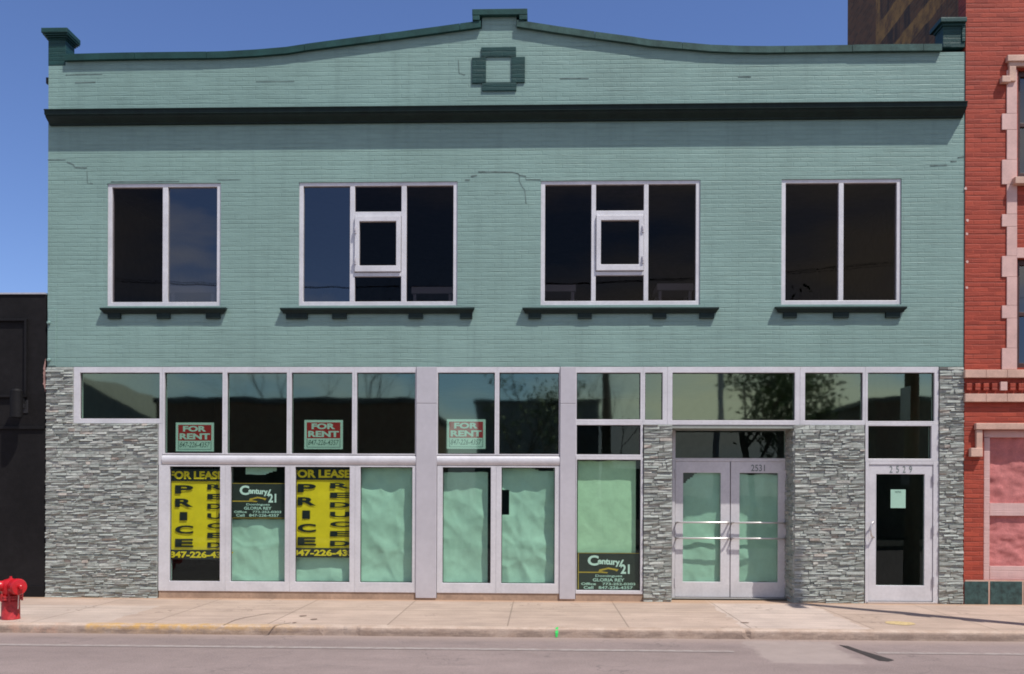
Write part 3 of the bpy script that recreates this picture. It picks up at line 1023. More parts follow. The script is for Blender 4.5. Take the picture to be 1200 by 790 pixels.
U = ((190, 192.5, 260.5, 263.2), (263.2, 266, 336, 338.7), (338.7, 341.5, 412.5, 415.2), (415.2, 418, 486.5, 487.5), (512, 513, 579.7, 582.3), (582.3, 585, 655, 656))
for o0, p0, p1, o1 in U: sx(o0, p0, p1, o1, (zU2, zT), (zU, zP), 485, 'transom_window')
Lw = ((185.6, 198.5, 257.7, 263.8), (263.8, 270, 333.7, 339.6), (339.6, 345.8, 409.6, 415.8), (415.8, 422, 483, 487.5), (512, 518.5, 575, 581.2), (581.2, 587.5, 650, 656))
for o0, p0, p1, o1 in Lw: sx(o0, p0, p1, o1, (zLb, zRb), (zL0, zL1), 615)
zc_ = [Z(712, v) for v in (491.5, 494.8, 498.2, 532.7, 535.7, 538.8, 692, 696.2)]
sx(674.7, 675.8, 750.5, 753.5, (zc_[1], zT), (zc_[0], zP), 465, 'transom_window')
sx(674.7, 675.8, 750.5, 753.5, (zc_[4], zc_[1] - E), (zc_[3], zc_[2]), 515)
sx(674.7, 675.8, 750.5, 753.5, (zc_[7], zc_[4] - E), (zc_[6], zc_[5]), 615)
sx(753.5, 756, 776.5, 782, (zD, zT), (Z(765, 492), zP), 465, 'transom_window')
sx(782, 788, 931.5, 937.5, (zD, zT), (Z(860, 492.6), zP), 465, 'transom_window')
sx(937.5, 943.5, 1011, 1014, (zD, zT), (Z(977, 492.8), zP), 465, 'transom_window')
zs_ = [Z(1056, v) for v in (493.7, 496.3, 499.2, 537.7, 541.0)]
sx(1014, 1017, 1095, 1100, (zs_[1], zT), (zs_[0], zP), 465, 'transom_window')
sx(1014, 1017.5, 1091.5, 1100, (zs_[4], zs_[1] - E), (zs_[3], zs_[2]), 517, 'transom_window')
# left jamb, rounded rails, cladding columns, plinths
mb = MB(); mb.box(X(185.6, 510), X(190, 510) - E, FY0 + .002, FY1, zRb + E, zA - .002)
mb.build('jamb', M['alu'], green, .004)
for a, b in ((190, 487.5), (512, 656)):
    mb = MB()
    pr = []
    hh, zc = (zU2 - zRb) / 2 - .001, (zU2 + zRb) / 2
    for k in range(13):
        t = -PI / 2 + PI * k / 12
        pr.append((.03 - .05 * math.cos(t), zc + hh * math.sin(t) * .999))
    pr += [(.1, zc + hh * .999), (.1, zc - hh * .999)]
    mb.smooth = False
    mb.extrude_x(pr, X(a, 540) + E, X(b, 540) - E)
    mb.build('rail', M['alu'], green)
for a, b in ((487.5, 512), (656, 674.7)):
    zj = Z(600, 473)
    for q0, q1 in ((.03, zj - .002), (zj + .002, zT - .002)):
        mb = MB()
        mb.box(X(a, 560) + .002, X(b, 560) - .002, -.018, .12, q0, q1)
        mb.build('column', M['alu_col'], green, .005)
for q in ((X(185.6, 690), X(487.5, 690), .012, .2, 0, zLb - .001), (X(512, 690), X(656, 690), .012, .2, 0, zLb - .001), (X(674.7, 695), X(753.5, 695), .012, .2, 0, zc_[7] - .001),
          (X(487.5, 690), X(512, 690), .0, .1, 0, .029), (X(656, 690), X(674.7, 690), .0, .1, 0, .029)):
    mb = MB()
    mb.box(*q)
    mb.build('plinth', M['plinth'], green)

# ---------------- recessed double doors
DY = .43
zSof = Z(860, 502, 0.0)
mb = MB()
mb.box(x2b + .001, x3a - .001, .01, DY + .12, zSof, zD - .003)
mb.build('soffit', plain('soffit_render', (.30, .33, .30), .9), green)
zd = [Z(856, v, DY) for v in (503.5, 537.3, 541.5, 546.5, 554.2, 682.2, 694.6)]
xd = [X(v, 610, DY) for v in (787.5, 791.2, 800.5, 844.5, 855.2, 856.6, 866.8, 912, 920.6, 925)]
mb = MB()
mb.ring((xd[0], xd[9], zd[1] - .0, zSof - .002), (xd[1], xd[8], zd[1] + .005, zd[0] - .01), DY, DY + .11)
o = mb.build('transom_window', M['alu'], green, .004)
pane((xd[1], xd[8], zd[1], zd[0]), DY + .05, M['glass'], o)
mb = MB()                                        # frame: two jambs and a head
mb.box(xd[0], xd[1] - .003, DY, DY + .11, 0, zd[1] - .001)
mb.box(xd[8] + .003, xd[9], DY, DY + .11, 0, zd[1] - .001)
mb.box(xd[1] - .003, xd[8] + .003, DY + .001, DY + .11, zd[2] + .01, zd[1] - .001)
mb.build('door_frame', M['alu'], green, .004)
mb = MB(); mb.box(xd[1], xd[8], DY - .04, DY + .1, .001, .022); mb.build('threshold', M['steel'], green, .004)
for k, (a, p0, p1, b) in enumerate(((xd[1], xd[2], xd[3], xd[4] + .006), (xd[5] - .004, xd[6], xd[7], xd[8]))):
    mb = MB()
    mb.ring((a + .002, b - .002, .028, zd[2] + .008), (p0, p1, zd[5], zd[4]), DY + .012, DY + .06)
    door = mb.build('door', M['alu'], green, .005)
    pane((p0, p1, zd[5], zd[4]), DY + .035, M['glass'], door)
    for hz in (Z(856, 612.5, DY - .07), Z(856, 631, DY - .07)):
        mb = MB()
        mb.smooth = True
        xa_, xb_ = a + .015, b - .02
        mb.tube([(xa_, DY + .012, hz - .01), (xa_ + .012, DY - .055, hz), (xa_ + .04, DY - .07, hz), (xb_ - .04, DY - .07, hz), (xb_ - .012, DY - .055, hz), (xb_, DY + .012, hz - .01)], .014, 10)
        mb.build('push_bar', M['steel'], door)
    hx = a + .0 if k == 0 else b
    for hz in (.25, 1.05, 1.95):
        mb = MB()
        mb.tube([(hx, DY + .004, hz - .07), (hx, DY + .004, hz + .07)], .014, 8)
        mb.build('hinge', M['alu_col'], door)
    if k == 1:
        mb = MB()
        q = rect(880.3, 544.6, 896.5, 553.2, DY)
        text_into(mb, '2531', q[0], q[1], q[2] + .012, q[3], DY + .0095, bold=.008)
        mb.build('house_number', M['grey_ink'], door, fix=False)

# ---------------- single door
x0, x1 = X(1014, 620), X(1100, 620)
mb = MB()
lz1 = Z(1056, 545)
mb.box(x0 + E, X(1018, 620), 0, .11, 0, zs_[4] - E)
mb.box(X(1093.5, 620), x1 - E, 0, .11, 0, zs_[4] - E)
mb.box(X(1018, 620) + E, X(1093.5, 620) - E, .001, .11, lz1 + .004, zs_[4] - E)
mb.build('door_frame', M['alu'], green, .004)
mb = MB()
r = rect(1027, 555.8, 1083.6, 686.3)
mb.ring((X(1018, 620) + .004, X(1093.5, 620) - .004, .035, lz1), r, .012, .06)
door = mb.build('door', M['alu'], green, .005)
pane(r, .035, M['glass'], door)
q = rect(1042, 546, 1069.5, 554.6)
for ch, a in zip('2529', (.010, .107, .205, .300)):
    mb = MB()
    text_into(mb, ch, q[0] + a, q[0] + a + .043, q[2] + .006, q[3], .0095, bold=.012)
    mb.build('digit', M['grey_ink'], door, fix=False)
mb = MB(); mb.smooth = True
ha, hb = P(1018.5, 612, -.06), P(1018.5, 629.5, -.06)
hx = X(1023.5, 620)
mb.tube([(hx, .012, ha.z), (hx - .01, -.05, ha.z + .005), (hx - .05, -.065, ha.z - .02), (hx - .065, -.065, (ha.z + hb.z) / 2), (hx - .05, -.065, hb.z + .02), (hx - .01, -.05, hb.z - .005), (hx, .012, hb.z)], .013, 10)
mb.build('handle', M['steel'], door)
for py in (561, 621, 681):
    c = P(1094, py)
    mb = MB()
    mb.tube([(c.x, -.006, c.z - .065), (c.x, -.006, c.z + .065)], .015, 8)
    mb.build('hinge', M['alu_col'], door)
mb = MB(); mb.box(X(1016, 620), X(1098, 620), -.03, .1, .001, .03); mb.build('threshold', M['steel'], green, .004)

# ------------------------------------------------------------------ papers, signs and banners behind the glass
def sheet(name, px, Y, label, cat='paper', mat='paper', amp=.024, seed=0, cut=None, n=(44, 76), group='sheets of paper covering the shop windows', tilt=0.0):
    r = rect(*px, Y)
    mb = MB()
    mb.smooth = True
    nx, nz = n
    vs, fs = [], []
    for j in range(nz + 1):
        for i in range(nx + 1):
            u, v = i / nx, j / nz
            x, z = r[0] + u * (r[1] - r[0]), r[2] + v * (r[3] - r[2])
            q = Vector((x * 1.6 + seed * 7.3, z * 1.1, seed))
            vd = mn.voronoi(Vector((x * 2.6 + z * .8 + seed, z * 2.2, seed)))[0]
            w = mn.noise(q) * 1.2 + .5 * mn.noise(q * 2.7) + 1.3 * (vd[1] - vd[0]) * (.7 + mn.noise(q * .8)) + .7 * abs(mn.noise(q * 1.9 + Vector((9, 2, 1)))) + .6 * abs(mn.noise(Vector((x * 3.4 - z * 2.1, z * 1.7 + x * 2.2, seed + 4)))) + .12 * mn.noise(q * 8)
            ez = mn.noise(Vector((x * 5 + seed, 0, 3))) * .02 * (1 if j in (0, nz) else 0)
            vs.append((x, max(.064, Y + amp * w + tilt * v), z + ez))
    for j in range(nz):
        for i in range(nx):
            if cut and cut((i + .5) / nx, (j + .5) / nz): continue
            fs.append((j * (nx + 1) + i, j * (nx + 1) + i + 1, (j + 1) * (nx + 1) + i + 1, (j + 1) * (nx + 1) + i))
    mb.poly(vs, fs)
    return tag(mb.build(name, M[mat], None, fix=False), label, cat, group)


PY = .112
sheet('window_paper', (267, 608.5, 337, 684), PY, 'crumpled white paper covering the pane below the upper dark realtor sign', seed=1)
sheet('paper_scrap', (288, 545, 324, 556.5), PY, 'ragged white paper scrap hanging in the pane above the upper dark realtor sign', seed=2, n=(24, 8),
      cut=lambda u, v: v < .45 and (u < .0 or u > 1 - (.45 - v) * .9))
sheet('window_paper', (343, 645, 412, 684), PY + .012, 'short white paper showing only beneath the yellow banner it hangs behind', seed=3)
sheet('window_paper', (419, 545, 486, 684), PY, 'smooth full-height white paper between the yellow banner and a wide grey column', seed=4, amp=.026, tilt=.006)
sheet('window_paper', (519.5, 553.5, 571.5, 684), PY, 'white paper with a horizontal crease at mid height, dark gap above it', seed=5,
      cut=lambda u, v: v > .965 and u < .3 and False)
sheet('window_paper', (586, 545, 652, 684), PY, 'badly creased white paper with a square hole near its upper edge', seed=6, amp=.030, n=(50, 100),
      cut=lambda u, v: (u < .17 and .58 < v < .79) or (v > .93 and .5 < u and (u - .5) * .16 > (.985 - v)) and v > .945 and u < .95 or (v < .325 and u > .78 and .315 < v))
sheet('window_paper', (677, 540, 745, 652), PY, 'cream wrinkled paper above the lower dark realtor sign', seed=7, mat='paper_cream', amp=.010, n=(40, 64))
sheet('window_paper', (799, 553, 846, 684), DY + .075, 'white paper with a missing top corner in the other glass door from the house number', seed=8,
      cut=lambda u, v: v > .88 + u * .3, n=(30, 60))
sheet('window_paper', (865, 556, 914, 682), DY + .075, 'white paper covering the glass door that carries a house number', seed=9)

mb = MB()
r = rect(1043.5, 573.7, 1061, 595.4, .05)
n_ = empty('door_notice', ((r[0] + r[1]) / 2, .05, r[2]), 'small pale notice taped inside the dark glass of the single door', 'notice')
mb.box(r[0], r[1], .043, .046, r[2], r[3])
mb.build('page', M['white'], n_)
mb = MB()
w_ = r[1] - r[0]
text_into(mb, 'NOTICE', r[0] + w_ * .3, r[1] - w_ * .3, r[3] - .05, r[3] - .025, .041, bold=.02)
mb.build('lettering', M['grey_ink'], n_, fix=False)


def for_rent(px, label, phone):
    Y = .070
    r = rect(*px, Y)
    W, Hh = r[1] - r[0], r[3] - r[2]
    root = empty('for_rent_sign', ((r[0] + r[1]) / 2, Y, r[2]), label, 'sign', 'red and white rental signs in the upper shop windows')
    mb = MB(); mb.box(r[0], r[1], Y, Y + .004, r[2], r[3]); mb.build('board', M['white'], root)
    def q(u0, v0, u1, v1): return r[0] + W * u0, r[0] + W * u1, r[3] - Hh * v1, r[3] - Hh * v0
    a = q(.065, .08, .935, .625)
    mb = MB(); mb.face([(a[0], Y - .0015, a[2]), (a[1], Y - .0015, a[2]), (a[1], Y - .0015, a[3]), (a[0], Y - .0015, a[3])])
    mb.build('red_panel', M['sign_red'], root, fix=False)
    mb = MB()
    b = q(.19, .115, .80, .315); text_into(mb, 'FOR', *b, Y - .003, bold=.045)
    b = q(.10, .375, .90, .585); text_into(mb, 'RENT', *b, Y - .003, bold=.045)
    mb.build('lettering', M['white'], root, fix=False)
    mb = MB()
    b = q(.10, .68, .90, .86); text_into(mb, phone, *b, Y - .002, bold=.004, shear=.25)
    for u0, v0, u1, v1 in ((.065, .925, .935, .94), (.065, .64, .08, .925), (.92, .64, .935, .925)):
        c = q(u0, v0, u1, v1)
        mb.face([(c[0], Y - .0015, c[2]), (c[1], Y - .0015, c[2]), (c[1], Y - .0015, c[3]), (c[0], Y - .0015, c[3])])
    mb.build('phone_number', M['grey_ink'], root, fix=False)


for_rent((206, 495.3, 250.6, 529), 'red and white FOR RENT sign hanging over the yellow banner nearest the hydrant', '847-226-4357')
for_rent((356.6, 492.3, 401.8, 526.4), 'red and white FOR RENT sign hanging over the second yellow banner from the hydrant', '847-226-4357')
for_rent((523.5, 491.4, 569, 526), 'red and white FOR RENT sign beside the wide column, over plain papered glass', '847-226-4357')


def lease(x0, x1, ya, yb, yc, yd, label, lx, rx, clip):
    Y = .082
    root = empty('lease_banner', (X((x0 + x1) / 2, 600, Y), Y, Z((x0 + x1) / 2, yd, Y)), label, 'banner', 'yellow and black lease banners')
    mx = (x0 + x1) / 2
    xa, xb = X(x0, 600, Y), X(x1, 600, Y)
    z = [Z(mx, v, Y) for v in (ya, yb, yc, yd)]
    mb = MB(); mb.smooth = True
    nx, nz = 16, 36
    vs, fs = [], []
    def wav(x, zz): return .007 * mn.noise(Vector((x * 2.5, zz * 3, x0))) + .004 * mn.noise(Vector((x * 8, zz * 9, x0)))
    for j in range(nz + 1):
        for i in range(nx + 1):
            x = xa + (xb - xa) * i / nx; zz = z[3] + (z[0] - z[3]) * j / nz
            vs.append((x, Y + wav(x, zz), zz))
    for j in range(nz):
        for i in range(nx):
            fs.append((j * (nx + 1) + i, j * (nx + 1) + i + 1, (j + 1) * (nx + 1) + i + 1, (j + 1) * (nx + 1) + i))
    mb.poly(vs, fs)
    mb.build('vinyl', M['yellow'], root, fix=False)
    def flat(mb, a, b, c, d, yy): mb.face([(a, yy, c), (b, yy, c), (b, yy, d), (a, yy, d)])
    mb = MB()
    flat(mb, xa, xb, z[1], z[0], Y - .014); flat(mb, xa, xb, z[3], z[2], Y - .014)
    mb.build('black_band', M['black'], root, fix=False)
    mb = MB()
    h = z[0] - z[1]
    text_into(mb, 'FOR LEASE', *[X(v, 556, Y) for v in clip], z[1] + h * .16, z[0] - h * .16, Y - .0155, bold=.045)
    h = z[2] - z[3]
    text_into(mb, '847-226-4357', *[X(v, 650, Y) for v in (clip[0], clip[1] + 12)], z[3] + h * .16, z[2] - h * .16, Y - .0155, bold=.04)
    mb.build('yellow_lettering', M['yellow'], root, fix=False)
    mb = MB()
    for k, ch in enumerate('PRICE'):
        c = yb + 2 + (yc - yb - 2) * (k + .5) / 5
        a, b = lx
        if ch == 'I': a, b = a + 5.5, b - 7
        text_into(mb, ch, X(a, c, Y), X(b, c, Y), Z(mx, c + 4.9, Y), Z(mx, c - 4.9, Y), Y - .013, bold=.035)
    for k, ch in enumerate('REDUCED'):
        c = yb + 1.2 + (yc - yb - 1) * (k + .5) / 7
        text_into(mb, ch, X(rx[0], c, Y), X(rx[1], c, Y), Z(mx, c + 3.2, Y), Z(mx, c - 3.2, Y), Y - .013, bold=.035)
    mb.build('black_lettering', M['black'], root, fix=False)


lease(196, 263.5, 550, 563.8, 644.3, 655.6, 'yellow FOR LEASE banner with nothing but dark glass beneath it', (205.5, 226.8), (243.3, 261), (199, 262))
lease(341.5, 411.5, 548.3, 562.3, 642.2, 653.3, 'yellow FOR LEASE banner with white paper showing beneath it', (349, 370.5), (387, 410.5), (342.5, 411))


def realtor(px, label):
    Y = .070
    r = rect(*px, Y)
    W, Hh = r[1] - r[0], r[3] - r[2]
    root = empty('realtor_sign', ((r[0] + r[1]) / 2, Y, r[2]), label, 'sign', 'dark realtor signs with white lettering')
    def q(u0, v0, u1, v1): return r[0] + W * u0, r[0] + W * u1, r[3] - Hh * v1, r[3] - Hh * v0
    mb = MB(); mb.box(r[0], r[1], Y, Y + .004, r[2], r[3]); mb.build('board', M['sign_dark'], root)
    mb = MB()
    text_into(mb, 'C', *q(.18, .07, .35, .34), Y - .003, bold=.035)
    text_into(mb, 'entury', *q(.335, .15, .68, .345), Y - .003, bold=.04, slope=-Hh * .03)
    text_into(mb, '/', *q(.66, .18, .74, .36), Y - .003, bold=.02)
    text_into(mb, '21', *q(.69, .30, .83, .55), Y - .003, bold=.035)
    mb.build('brand_lettering', M['white'], root, fix=False)
    mb = MB()
    a = q(.03, .50, .36, .53)
    mb.face([(a[0], Y - .002, a[2]), (a[1], Y - .002, a[2]), (a[1], Y - .002, a[3]), (a[0], Y - .002, a[3])])
    def s3(pts):
        mb.face([(r[0] + W * u, Y - .0022, r[3] - Hh * v) for u, v in pts])
    s3([(.34, .53), (.36, .44), (.50, .385), (.50, .43), (.40, .475), (.39, .53)])
    s3([(.50, .385), (.66, .435), (.63, .49), (.60, .46), (.50, .43)])
    s3([(.39, .53), (.40, .485), (.50, .515), (.48, .54)])
    for b in (q(.03, .0, .042, 1), q(.03, .004, 1, .016), q(.03, .985, 1, .997)):
        mb.face([(b[0], Y - .0018, b[2]), (b[1], Y - .0018, b[2]), (b[1], Y - .0018, b[3]), (b[0], Y - .0018, b[3])])
    mb.build('gold_print', M['gold'], root, fix=False)
    mb = MB()
    text_into(mb, 'Dominguez', *q(.30, .575, .72, .655), Y - .003, bold=.02)
    text_into(mb, 'GLORIA REY', *q(.26, .67, .75, .755), Y - .003, bold=.03)
    text_into(mb, 'Office', *q(.08, .785, .31, .85), Y - .003, bold=.025)
    text_into(mb, '773-252-0303', *q(.41, .785, .92, .85), Y - .003, bold=.025)
    text_into(mb, 'Cell', *q(.12, .875, .27, .955), Y - .003, bold=.025)
    text_into(mb, '847-226-4357', *q(.35, .875, .88, .955), Y - .003, bold=.025)
    mb.build('contact_lettering', plain('pale_print', (.60, .66, .62), .6), root, fix=False)


realtor((269, 566.2, 335, 607.5), 'black realtor sign between the two yellow banners, above crumpled paper')
realtor((675, 647.8, 750.8, 692.5), 'charcoal realtor sign low in the glass beside the double-door stone pier')

# pale tables standing in the upper rooms
def table(xa, xb, py, label, Y=1.7):
    x0, x1 = X(xa, py, Y), X(xb, py, Y)
    zt = Z((xa + xb) / 2, py, Y)
    root = empty('table', ((x0 + x1) / 2, Y + .3, ZF2), label, 'table', 'pale tables behind the upstairs windows')
    mb = MB(); mb.box(x0, x1, Y, Y + .6, zt - .12, zt); mb.build('table_top', M['white'], root, .01)
    for lx in (x0 + .03, x1 - .08):
        for ly in (Y + .03, Y + .52):
            mb = MB(); mb.box(lx, lx + .05, ly, ly + .05, ZF2, zt - .121); mb.build('leg', M['white'], root)
table(198, 252, 335, 'white table in the upstairs window above the papers and signs, beside a mirrored pane')
table(482, 531, 336, 'pale table low in the right-hand pane of the window with the hydrant-side casement')
table(630, 675, 333.5, 'pale table in the left-hand pane of the casement window above the stone pier')
table(770, 813, 332, 'pale table in the right-hand pane of the casement window above the double doors')

# ------------------------------------------------------------------ red brick building
RY = -.015
red = empty('brick_building', (XR + 3.5, 0, 0), 'tall red brick building with pale pink stone quoins and dark brown side wall', 'building')
RX0, RX1, RH = XR + .004, XR + 7.5, 14.0
wx0, wx1 = X(1192.5, 250, RY), X(1290, 250, RY)
uh = (wx0, wx1, Z(1196, 207, RY), Z(1196, 81, RY))
lh = (wx0, wx1, Z(1196, 431, RY), Z(1196, 303, RY))
bx0, bx1 = X(1152.5, 590, RY), X(1330, 590, RY)
bh = (bx0, bx1, Z(1180, 680, RY), Z(1180, 504, RY))
mb = MB()
wall_grid(mb, RX0, RX1, 0, RH, [uh, lh, bh], RY, .22)
mb.cur = 1
mb.face([(RX0, RY, 0), (RX0, RY, RH), (RX0, 5.3, RH), (RX0, 5.3, 0)])
mb.cur = 0
ydep = on_side(993, 25).y
mb.build('wall', [M['redbrick'], M['oldbrick']], red, fix=False)
mb = MB()                                        # older brown-brick body behind the front
mb.box(RX0 + .002, RX1, RY + .25, ydep, .0, RH - .1, 'f')
mb.build('side_wall', M['oldbrick'], red)
me = [c for c in red.children if c.name.startswith('wall')][0]
# drop the duplicate flank drawn on the front mesh
bm = bmesh.new(); bm.from_mesh(me.data)
bmesh.ops.delete(bm, geom=[f for f in bm.faces if f.material_index == 1], context='FACES')
bm.to_mesh(me.data); bm.free()
mb = MB()
mb.face([(RX0, RY, 0), (RX0, RY, RH), (RX0, RY + .25, RH), (RX0, RY + .25, 0)])
mb.build('return_wall', M['redbrick'], red, fix=False)

def rbox(mb, px, y0, y1):
    r = rect(*px, y0)
    mb.box(r[0], r[1], y0, y1, r[2], r[3])
    return r
mb = MB()
ys = [82, 133, 152, 187, 216, 251, 265.5, 300, 324.5, 358, 373, 408, 433]
for k, (a, b) in enumerate(zip(ys, ys[1:])):
    wide = k % 2 == 1
    mb = MB()
    rbox(mb, (1174.3 if wide else 1180, a + .12, 1192, b - .12), RY - .018, RY + .05)
    mb.build('quoin', M['pink'], red, .004)
mb = MB()
rbox(mb, (1181, 63.5, 1300, 71), -.09, RY)
rbox(mb, (1182.5, 71.3, 1300, 77), -.065, RY)
rbox(mb, (1183, 77.3, 1191, 95), -.065, RY)
rbox(mb, (1174.5, 88.5, 1184.8, 96), -.10, RY)
mb.build('hood_mould', M['pink_dark'], red, .008)
mb = MB()
rbox(mb, (1190, 206.5, 1300, 214.5), -.13, RY + .1)
mb.build('sill', M['pink_dark'], red, .006)
mb = MB()
rbox(mb, (1191.5, 290, 1300, 302), RY - .02, RY + .05)
mb.build('stone_band', M['pink'], red, .004)
for h in (uh, lh):
    mb = MB()
    i = (h[0] + .07, h[1] - .07, h[2] + .08, h[3] - .08)
    mb.ring(h, i, .06, .14)
    zm = (i[2] + i[3]) / 2
    mb.box(i[0], i[1], .065, .135, zm - .03, zm + .03)
    w = mb.build('window', M['brown_frame'], red, .004)
    pane((i[0], i[1], zm + .03, i[3]), .10, M['glass_sky'], w, .002)
    pane((i[0], i[1], i[2], zm - .03), .10, M['glass_sky'], w, .002)
    mb = MB()
    mb.face([(h[0], .9, h[2]), (h[1], .9, h[2]), (h[1], .9, h[3]), (h[0], .9, h[3])])
    mb.build('blind', M['room'], w, fix=False)
for y0_, y1_, pj in ((433.2, 442.6, -.075), (461.5, 471, -.075)):
    mb = MB()
    r = rect(1131, y0_, 1330, y1_, pj)
    for k in range(8):
        L = (r[1] - r[0]) / 8
        mb.box(r[0] + k * L + .001, r[0] + (k + 1) * L - .001, pj, RY, r[2], r[3])
    mb.build('belt_course', M['pink_dark'], red, .006)
mb = MB(); sb = MB()
k = 0
x = 1133.0
while x < 1320:
    stone = (k % 8 == 4)
    w = 8 if stone else 6.2
    mb = MB()
    rbox(mb, (x, 449 if not stone else 447.5, x + w, 457.5), -.06, RY)
    mb.build('dentil', M['pink'] if stone else M['redbrick'], red, .004)
    x += 9.9 if not stone else 11.5
    k += 1
mb = MB()
rbox(mb, (1144, 496, 1340, 503.5), -.09, RY)
rbox(mb, (1144.3, 503.8, 1151.6, 535), -.07, RY)
rbox(mb, (1138, 525, 1151.9, 535.3), -.10, RY)
mb.build('hood_mould', M['pink_dark'], red, .008)
mb = MB()
rbox(mb, (1153, 513, 1159.8, 680), .03, .10)
rbox(mb, (1153, 504.5, 1330, 512.7), .035, .10)
mb.build('jamb', M['tile'], red, .003)
def rough(px, Y, name, seed):
    r = rect(*px, Y)
    mb = MB(); mb.smooth = True
    nx, nz = 60, 40
    vs, fs = [], []
    for j in range(nz + 1):
        for i in range(nx + 1):
            x = r[0] + (r[1] - r[0]) * i / nx; z = r[2] + (r[3] - r[2]) * j / nz
            q = Vector((x * 4.5, z * 6, seed))
            d = mn.noise(q) * .022 + mn.noise(q * 2.3) * .014 + mn.noise(q * 5) * .007
            vs.append((x, Y - d, z))
    for j in range(nz):
        for i in range(nx):
            fs.append((j * (nx + 1) + i, j * (nx + 1) + i + 1, (j + 1) * (nx + 1) + i + 1, (j + 1) * (nx + 1) + i))
    mb.poly(vs, fs)
    mb.build(name, M['pinkblock'], red, fix=False)
rough((1159.5, 513, 1330, 591), .10, 'infill_panel', 1)
rough((1159.5, 604, 1330, 665), .10, 'infill_panel', 2)
mb = MB()
rbox(mb, (1160, 590, 1330, 604.8), .055, .14)
mb.build('tile_band', M['tile'], red, .003)
mb = MB()
rbox(mb, (1160, 664, 1330, 680), .055, .14)
mb.build('tile_band', M['tile'], red, .003)
mb = MB()
r = rect(1130.4, 680.2, 1330, 704)
mb.box(r[0], r[1], RY - .004, RY + .01, .0, r[3])
mb.build('base_course', M['pink_dark'], red)
x = 1130.4
for w in (28, 37.5, 38, 38):
    mb = MB()
    r = rect(x, 681.5, x + w, 704, RY - .012)
    mb.box(r[0], r[1], RY - .012, RY + .02, .004, r[3])
    mb.build('granite_block', M['granite'], red, .003)
    x += w + 2.2
mb = MB()                                        # pale paint flecks left along the party line
for px, py in ((1131.5, 221), (1133.5, 258.5), (1133, 274), (1133.5, 307), (1132.8, 337)):
    c = P(px, py, RY)
    mb = MB()
    mb.face([(c.x + math.cos(2 * PI * k / 9) * .02 * (1 + .9 * mn.noise(Vector((k * 3.3, py, 0)))), RY - .003, c.z + math.sin(2 * PI * k / 9) * .022 * (1 + .9 * mn.noise(Vector((k * 2.7, py, 4))))) for k in range(9)])
    mb.build('paint_fleck', M['pink'], red, fix=False)

# ------------------------------------------------------------------ black building
BX = X(53.3, 520)
blk = empty('low_building', (BX - 3, .0, 0), 'low black painted building beside the stone-clad end of the green building', 'building')
zb1 = Z(40, 345)
mb = MB()
mb.box(BX - 8, BX, .0, 9, 0, zb1)
mb.build('wall', M['black_wall'], blk)
mb = MB()
mb.box(BX - 8.02, BX + .0, -.02, 9.02, zb1, Z(40, 343.2))
mb.build('flashing', M['capline'], blk)
mb = MB()
r = rect(-40, 374, 32.5, 466)
t = .035
mb.ring((r[0], r[1], r[2], r[3]), (r[0] + t, r[1] - t, r[2] + t, r[3] - t), -.045, 0)
mb.build('panel_moulding', M['black_trim'], blk, .004)
mb = MB()
mb.box(BX - 8, BX - .01, -.03, 0, Z(30, 503), Z(30, 499.5))
mb.box(BX - 8, BX - .01, -.018, 0, 0, Z(30, 686.5))
mb.build('ledge', M['black_trim'], blk, .003)
mb = MB()
c = P(50, 440)
for k in range(9):
    a = rnd.uniform(-.5, .5)
ln_ = [(BX - .001, -.003, c.z - .26 + .52 * k / 20) for k in range(21)]
rn_ = [(BX - .006 - .05 * math.sin(PI * k / 20) * (.55 + .9 * abs(mn.noise(Vector((k * .9, 5, 0))))), -.003, c.z - .26 + .52 * k / 20) for k in range(20, -1, -1)]
mb.face(ln_ + rn_)
mb.build('bare_patch', plain('bare_pinkish_plaster', (.36, .21, .18), .9, var=.4, scale=15), blk, fix=False)
lz0, lz1_ = Z(19, 489, -.2), Z(19, 456, -.2)
lxa, lxb = X(12.5, 470, -.2), X(26, 470, -.2)
lamp = empty('wall_lamp', ((lxa + lxb) / 2, 0, lz0), 'dark cylindrical wall lamp mounted on the black wall', 'wall lamp')
mb = MB(); mb.smooth = False
mb.lathe([(.001, 0), ((lxb - lxa) / 2, 0), ((lxb - lxa) / 2, lz1_ - lz0 - .03), ((lxb - lxa) / 2 - .03, lz1_ - lz0), (.001, lz1_ - lz0)], Matrix.Translation(((lxa + lxb) / 2, -.2, lz0)), 24)
mb.build('lamp_shade', M['black_trim'], lamp)
mb = MB(); mb.box((lxa + lxb) / 2 - .03, (lxa + lxb) / 2 + .03, -.115, -.012, lz0 + .15, lz0 + .22)
mb.box((lxa + lxb) / 2 - .07, (lxa + lxb) / 2 + .07, -.012, 0, lz0 + .08, lz0 + .28)
mb.build('bracket', M['dark_metal'], lamp, .003)
mb = MB(); mb.tube([(X(29, 470), -.02, Z(29, 478)), (X(29, 470), -.02, Z(29, 462))], .018, 8)
mb.tube([(X(31.5, 470), -.012, Z(30, 463)), (X(31.5, 470), -.012, Z(30, 378))], .012, 8)
mb.build('conduit', M['black_trim'], lamp)

